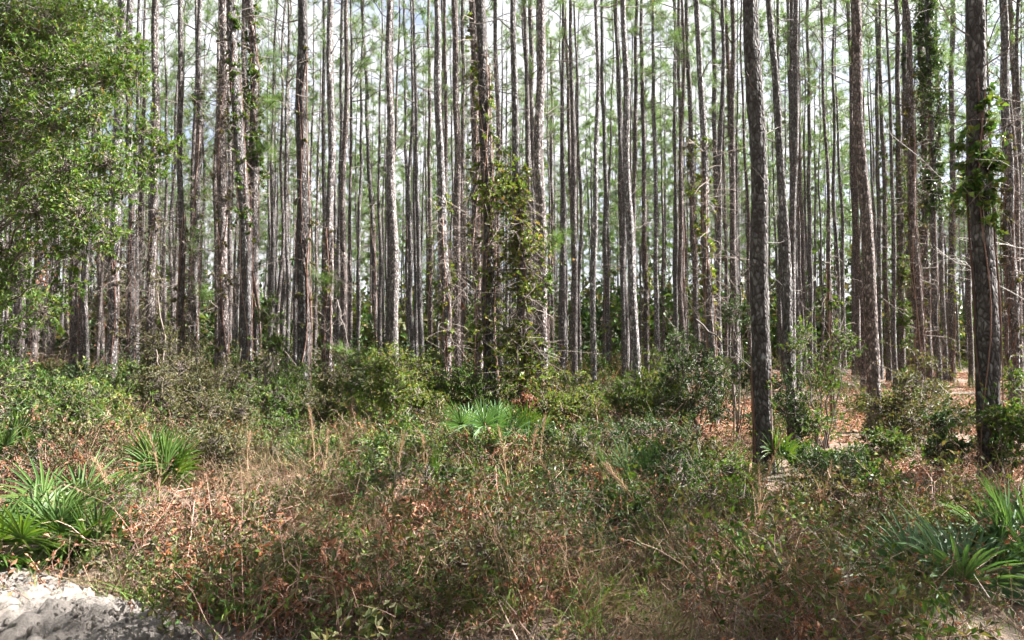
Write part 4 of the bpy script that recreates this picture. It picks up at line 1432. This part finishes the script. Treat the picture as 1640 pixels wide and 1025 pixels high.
for k, (px, d, h, lean, fat, lab) in enumerate([
    (815, 7.0, 0.95, -0.06, 1.0, 'tall dry grass plume below the star-shaped palmetto'),
    (846, 7.3, 0.95, 0.0, 0.8, 'thin dry grass plume just right of centre'),
    (862, 7.4, 1.05, 0.03, 0.8, 'thinnest straight dry grass stalk right of centre'),
    (900, 6.3, 0.80, -0.09, 1.5, 'thick fluffy tan grass plume beside the small spiky palmetto'),
    (1030, 5.7, 0.85, -0.14, 1.3, 'leaning tan grass stalk before the upright palmetto spears'),
    (1206, 5.2, 1.1, 0.0, 0.8, 'tall yellowish straight grass stalk in the right foreground'),
    (1212, 5.3, 0.9, 0.03, 0.7, 'shorter yellowish grass stalk beside the tall right one'),
    (508, 8.3, 0.95, -0.06, 1.2, 'rusty grass plume in front of the thick purplish pine'),
    (522, 8.2, 0.8, 0.02, 1.0, 'short grass plume right of the rusty plume'),
    (556, 8.6, 1.15, -0.02, 1.2, 'tallest tan grass plume left of the rounded bush'),
    (540, 8.8, 0.8, -0.03, 0.9, 'thin plume between the rusty and tallest plumes'),
    (428, 8.4, 0.75, 0.02, 1.1, 'brown grass plume left of the thick purplish pine'),
    (400, 8.2, 0.7, -0.02, 1.1, 'reddish-brown plume above the pale dry grass'),
    (640, 7.6, 0.7, -0.03, 1.0, 'small rusty plume in the middle of the verge'),
    (262, 5.9, 1.05, 0.08, 0.8, 'bleached tall stalk right of the small bright palmetto'),
    (185, 6.3, 0.75, -0.08, 1.4, 'pale plume behind the small bright palmetto'),
    (680, 8.4, 0.7, -0.02, 1.0, 'tan plume before the middle green shrub'),
    (1312, 6.0, 0.75, 0.05, 0.5, 'bare pale stalk bending in the right foreground weeds'),
    (460, 5.2, 0.5, 0.1, 0.7, 'short bent stalk in the foreground tangle'),
]):
    stalk(px, d, h, lean, lab, 600 + k, 0.42, fat)


# ================================================================== FALLEN BRANCHES
def fallen(a, b, r, label, seed, mat='limb', sag=0.0, twigs=6):
    a = np.array(a); b = np.array(b)
    rng = np.random.default_rng(seed)
    root = empty('fallen_branch', a, label, 'branch', 'fallen and dead branches')
    t = np.linspace(0, 1, 9)[:, None]
    P = (b - a) * t
    P[:, 2] -= sag * np.sin(t[:, 0] * np.pi)
    P += rng.normal(0, 0.02, P.shape) * np.sin(t * np.pi)
    mb = MB(); tubes(mb, P[None], np.linspace(r, r * 0.35, 9)[None], 6)
    link('limb', mb.mesh('limb', M[mat], True), root)
    tw = children(rng, P[None], twigs, 0.25, 0.95, 0.2, 0.6, 0.7, 0.2, 4)
    for q_ in range(len(tw)):
        mb = MB(); tubes(mb, tw[q_:q_ + 1], np.linspace(r * 0.3, r * 0.12, 4)[None], 4)
        link('twig', mb.mesh('twig', M[mat], True), root)


fallen(at(1510, 750, 8.6), at(1555, 850, 7.0), 0.012, 'pale thin branch slanting down left of the thickest pine foot', 1, 'pale_stick')
fallen(at(1640, 820, 7.2), at(1470, 785, 8.2), 0.014, 'dark fallen branch lying before the thickest pine foot', 2)
fallen(at(1660, 825, 6.4), at(1590, 818, 6.8), 0.016, 'bleached broken stick at the right edge', 3, 'pale_stick', twigs=3)
fallen(at(1115, 512, 12.6), at(1205, 590, 11.2), 0.018, 'bare broken branch slanting through the tall dark shrub', 4)
fallen(at(1590, 800, 7.5), at(1560, 740, 8.0), 0.010, 'small dead stick leaning at the thickest pine foot', 5)
fallen(at(1640, 480, 8.8), at(1500, 400, 9.3), 0.008, 'thin pale bare branch crossing the thickest pine trunk', 6, 'pale_stick', twigs=10)
fallen(at(1660, 400, 8.8), at(1540, 380, 9.0), 0.007, 'whitish bare twigs right of the thickest pine trunk', 7, 'pale_stick', twigs=10)
fallen(at(1290, 830, 6.4), at(1315, 930, 5.2), 0.008, 'bent pale stick in the weeds left of the big right palmetto', 8, 'pale_stick', twigs=2)
fallen(at(990, 1010, 4.4), at(900, 1020, 4.3), 0.008, 'curved grey stick lying at the very front', 9, 'limb', twigs=3)
fallen(at(1620, 960, 4.6), at(1590, 880, 5.2), 0.008, 'grey bare stem poking up through the right palmetto', 10, 'pale_stick', twigs=3)
fallen(at(540, 480, 15.5), at(560, 560, 15.2), 0.02, 'dark dead branch leaning between slim pines left of centre', 11)
fallen(at(250, 560, 12), at(262, 640, 11.5), 0.012, 'crooked bare sapling below the oak boughs', 12, 'twig', twigs=9)


# ================================================================== UNDERGROWTH MASSES
def sprig(mb, rng, off, h, L, W, n, lv, ms, ml):
    S = np.stack([rng.normal(0, 0.05, n), rng.normal(0, 0.05, n), np.full(n, -0.03)], -1) + off
    P = paths(rng, S, rdir(rng, n, 1.3), h * rng.uniform(0.6, 1.1, n), 5, 0.1)
    ribbons(mb, P, 0.003, rng, ms)
    tw = children(rng, P, 3, 0.25, 0.95, h * 0.25, h * 0.55, 0.8, 0.25, 4)
    ribbons(mb, tw, 0.0018, rng, ms)
    twig_leaves(rng, mb, tw, lv, L, W, 0.1, 0.5, ml)
    twig_leaves(rng, mb, P, lv, L, W, 0.3, 0.5, ml)


def ribbons(mb, P, w, rng, mi=0):
    """thin stems as tapering ribbons along paths"""
    n, K, _ = P.shape
    S = unit(np.cross(P[:, -1] - P[:, 0], rng.normal(size=(n, 3))))
    ww = np.linspace(1, 0.35, K)[None, :, None] * w
    V = np.stack([P - S[:, None] * ww, P + S[:, None] * ww], 2).reshape(n, -1, 3)
    tri = []
    for k in range(K - 1):
        a = 2 * k
        tri += [[a, a + 1, a + 3], [a, a + 3, a + 2]]
    T = (np.array(tri)[None] + (np.arange(n) * 2 * K)[:, None, None]).reshape(-1, 3)
    mb.add(V.reshape(-1, 3), T, mi)


def spots(rng, n, rad):
    a = rng.uniform(0, 6.28, n); r = np.sqrt(rng.random(n)) * rad
    return np.stack([r * np.cos(a), r * np.sin(a), 0 * a], -1)


def plant_patch(seed, mats, n=6, rad=0.5, h=0.48, L=0.045, W=0.012, k=6, lv=8):
    rng = np.random.default_rng(seed)
    mb = MB()
    for q_, o in enumerate(spots(rng, n, rad)):
        sprig(mb, rng, o, h * rng.uniform(0.6, 1.25), L * rng.uniform(0.75, 1.2), W, k, lv, 0, 1 + int(rng.integers(0, len(mats))))
    return mb.mesh('plants', [M['brown_stem']] + [M[x] for x in mats])


def grass_patch(seed, mats, n=6, rad=0.5, h=0.5, per=42, spread=0.42, W=0.0024, bend=0.4):
    rng = np.random.default_rng(seed)
    mb = MB()
    for o in spots(rng, n, rad):
        m = per
        S = np.stack([rng.normal(0, 0.08, m), rng.normal(0, 0.08, m), np.full(m, -0.02)], -1) + o
        lean = rng.normal(0, 0.25, 2)
        D = np.stack([rng.normal(lean[0], spread, m), rng.normal(lean[1], spread, m), np.ones(m)], -1)
        Ln = h * rng.uniform(0.45, 1.2, m) * rng.uniform(0.7, 1.2)
        B = np.stack([rng.normal(0, bend, m) * Ln, rng.normal(0, bend, m) * Ln, -rng.uniform(0, 0.6, m) * Ln], -1)
        blades(mb, S, D, Ln, np.full(m, W), B, rng, int(rng.integers(0, len(mats))), 4)
    return mb.mesh('grass', [M[x] for x in mats])


def tangle_patch(seed, n=40, rad=0.5, size=0.5, mats=('brown_stem', 'twig'), w=0.0024, leaf='dead_leaf', lv=3):
    rng = np.random.default_rng(seed)
    mb = MB()
    for q_ in range(len(mats)):
        m = n // len(mats)
        S = spots(rng, m, rad); S[:, 2] = rng.uniform(0, 0.15, m)
        P = paths(rng, S, rdir(rng, m, 0.45), size * rng.uniform(0.4, 1.4, m), 6, 0.4, 0.3)
        ribbons(mb, P, w, rng, q_)
        tw = children(rng, P, 2, 0.3, 0.95, size * 0.15, size * 0.4, 0.9, 0.1, 4)
        ribbons(mb, tw, w * 0.6, rng, q_)
        twig_leaves(rng, mb, tw, lv, 0.026, 0.006, 0.1, 0.3, len(mats))
    return mb.mesh('tangle', [M[x] for x in mats] + [M[leaf]])


def needle_bed(seed, n=520, rad=0.8):
    rng = np.random.default_rng(seed)
    mb = MB()
    S = spots(rng, n, rad); S[:, 2] = rng.uniform(0.004, 0.035, n)
    D = rdir(rng, n); D[:, 2] *= 0.12
    blades(mb, S, D, rng.uniform(0.12, 0.26, n), np.full(n, 0.0028), rng.normal(0, 0.02, (n, 3)), rng, 0, 3)
    m = n // 7
    S = spots(rng, m, rad); S[:, 2] = rng.uniform(0.01, 0.04, m)
    leaves(mb, S, rdir(rng, m), np.array([[0, 0, 1.0]] * m) + rng.normal(0, 0.3, (m, 3)), np.full(m, 0.06), np.full(m, 0.02), 1)
    return mb.mesh('needles', [M['litter'], M['dead_leaf']])


for p in PINES:
    if p['key'] in ('mossy', 'black', 'lean', 'rough'):
        PALMS.append((p['loc'][0], p['loc'][1] - 0.7, 1.35))      # needle-covered ground about these feet


def field(rng, bands, keep, edge=0.3, excl=0.92):
    """random ground points; bands = [(d0, d1, per m2)], keep(px, d, x, y) -> probability"""
    res = []
    for d0, d1, dens in bands:
        n = int(0.82 * (d1 ** 2 - d0 ** 2) * dens)
        d = np.sqrt(rng.uniform(d0 ** 2, d1 ** 2, n))
        x = rng.uniform(-0.82, 0.82, n) * d
        px = 820 + x / d * F
        ok = (edge_dist(x, d) > edge) & (rng.random(n) < keep(px, d, x, d))
        for (qx, qy, qr) in PALMS:
            # low growth is thinner under the fans and just in front of them
            near_ = (np.abs(x - qx) < qr) & (d > qy - qr * 1.35) & (d < qy + qr * 0.6)
            ok &= ~(near_ & (rng.random(n) < excl))
        res.append(np.stack([x[ok], d[ok]], -1))
    return np.concatenate(res)


def put(name, pts, rng, sources, s0, s1, label, cat, tilt=0.1, zoff=0.0, growth=0.0, relief=False):
    n = len(pts)
    z = gz(pts[:, 0], pts[:, 1]) + zoff
    s = rng.uniform(s0, s1, n) * (1 + growth * np.clip(pts[:, 1] - 8, 0, 50))
    if relief:
        s = s * np.clip(0.45 + 0.95 * clump(pts[:, 0], pts[:, 1]), 0.45, 1.5)
    return scatter(name, np.stack([pts[:, 0], pts[:, 1], z], -1), np.stack([rng.normal(0, tilt, n), rng.normal(0, tilt, n), rng.uniform(0, 6.28, n)], -1), s,
                   rng.integers(0, len(sources), n), sources, label, cat)


def patch(x, y, s, seed):
    return 0.5 + 0.33 * wob(x, y, s, seed)


def clump(x, y):
    return 0.5 + 0.24 * wob(x, y, 2.3, 0.7) + 0.16 * wob(x, y, 0.9, 3.3)


def clearing(px, d):
    """needle-covered open floor on the right"""
    return ((px > 1040) & (d > 8.4) & (d < 45)) * np.clip((px - 1040) / 90, 0, 1)


rng = np.random.default_rng(91)
GRASSY = lambda px, d: (px > 215) & (px < 650) & (d > 5.0) & (d < 8.4)
src = [plant_patch(10, ['shrub_leaf', 'yellow_leaf', 'olive_leaf'], L=0.032, W=0.008), plant_patch(11, ['shrub_leaf', 'dark_leaf', 'olive_leaf'], L=0.032, W=0.008), plant_patch(12, ['dark_leaf', 'shrub_leaf'], L=0.028, W=0.007, lv=11),
       plant_patch(13, ['olive_leaf', 'dead_leaf', 'dead_leaf', 'orange_dead', 'yellow_leaf'], L=0.03, W=0.007, lv=7), plant_patch(14, ['shrub_leaf', 'grass_green', 'shrub_leaf'], L=0.03, W=0.007), plant_patch(16, ['dead_leaf', 'dead_leaf', 'orange_dead', 'olive_leaf'], L=0.028, W=0.006, lv=6)]
pp = field(rng, [(3.6, 5.0, 10), (5.0, 8, 7), (8, 14, 4.4), (14, 26, 1.2), (26, 55, 0.35)], lambda px, d, x, y: np.clip(2.4 * clump(x, y) - 0.55, 0.04, 1) * (1 - 0.9 * clearing(px, d)) * np.where(GRASSY(px, d), 0.3, 1), 0.62)
put('undergrowth', pp, rng, src, 0.7, 1.5, 'low leafy green undergrowth covering the verge and wood floor', 'undergrowth', 0.15, 0, 0.03, True)
print('plants', len(pp))

src = [plant_patch(20, ['shrub_leaf', 'olive_leaf'], 5, 0.6, 1.0, 0.085, 0.024, 7, 9), plant_patch(21, ['shrub_leaf', 'dark_leaf', 'olive_leaf'], 5, 0.6, 1.0, 0.085, 0.024, 7, 9)]
pp = field(rng, [(14, 30, 0.12), (30, 62, 0.08)], lambda px, d, x, y: np.clip(1.6 * patch(x, y, 0.4, 2.7) - 0.35, 0, 1) * (1 - 0.85 * clearing(px, d)))
put('distant_undergrowth', pp, rng, src, 0.9, 1.7, 'hazy green brush between the far pine trunks', 'undergrowth', 0.15, 0, 0.012)
print('far brush', len(pp))
pp = field(rng, [(48, 85, 0.07), (85, 125, 0.13)], lambda px, d, x, y: 0.2 + 0.8 * patch(x, y, 0.15, 1.7))
put('far_thicket', pp, rng, src, 3.5, 9.0, 'pale green hardwood thicket far behind the pine trunks', 'thicket', 0.1)
print('far thicket', len(pp))
m_ = 260  # unseen thicket behind the camera, added to block low skylight
u = rng.uniform(-34, 34, m_); v = rng.uniform(-24, -14, m_)
pp = np.stack([mid[0] + u * EDIR[0] + v * ENOR[0], mid[1] + u * EDIR[1] + v * ENOR[1]], -1)
put('added_shade_thicket', pp, rng, src, 3.0, 6.0, 'unseen leafy thicket added behind the camera to cut skylight', 'thicket', 0.1)

src = [grass_patch(30, ['grass_dry']), grass_patch(31, ['grass_dry', 'grass_dry', 'grass_green'], h=0.4), grass_patch(32, ['grass_dry', 'plume'], 5, h=0.6, spread=0.3)]
pp = field(rng, [(3.4, 4.9, 12), (4.9, 9.5, 5), (9.5, 16, 1.0)], lambda px, d, x, y: np.where(GRASSY(px, d), 1.0, np.where(d < 4.9, 0.45, 0.16)) * np.clip(0.3 + 0.9 * patch(x, y, 0.9, 5.7), 0.1, 1), 0.38, 0.6)
put('dry_grass', pp, rng, src, 0.65, 1.25, 'dry tan grass matted through the verge', 'grass', 0.2)
print('grass', len(pp))

src = [tangle_patch(40), tangle_patch(41, 36, 0.5, 0.65), tangle_patch(42, 44, 0.5, 0.45, lv=6), tangle_patch(43, 36, 0.5, 0.5, ('brown_stem', 'twig'), 0.002, 'olive_leaf', 4)]
pp = field(rng, [(3.4, 5.5, 6.0), (5.5, 7, 5.0), (7, 12, 2.4), (12, 24, 0.4)], lambda px, d, x, y: np.clip(0.35 + 0.65 * patch(x, y, 1.3, 8.7), 0, 1), 0.5)
put('dead_stem_tangle', pp, rng, src, 0.7, 1.3, 'tangle of dead brown stems and twigs through the verge', 'dead stems', 0.2, 0.03)
print('tangle', len(pp))

src = [needle_bed(50), needle_bed(51)]
pp = field(rng, [(7, 20, 3.4), (20, 40, 0.8)], lambda px, d, x, y: 0.12 + 0.88 * clearing(px, d))
put('needle_litter', pp, rng, src, 0.8, 1.3, 'bed of fallen orange-brown pine needles and leaves', 'needle litter', 0.03, 0.0)
print('litter', len(pp))
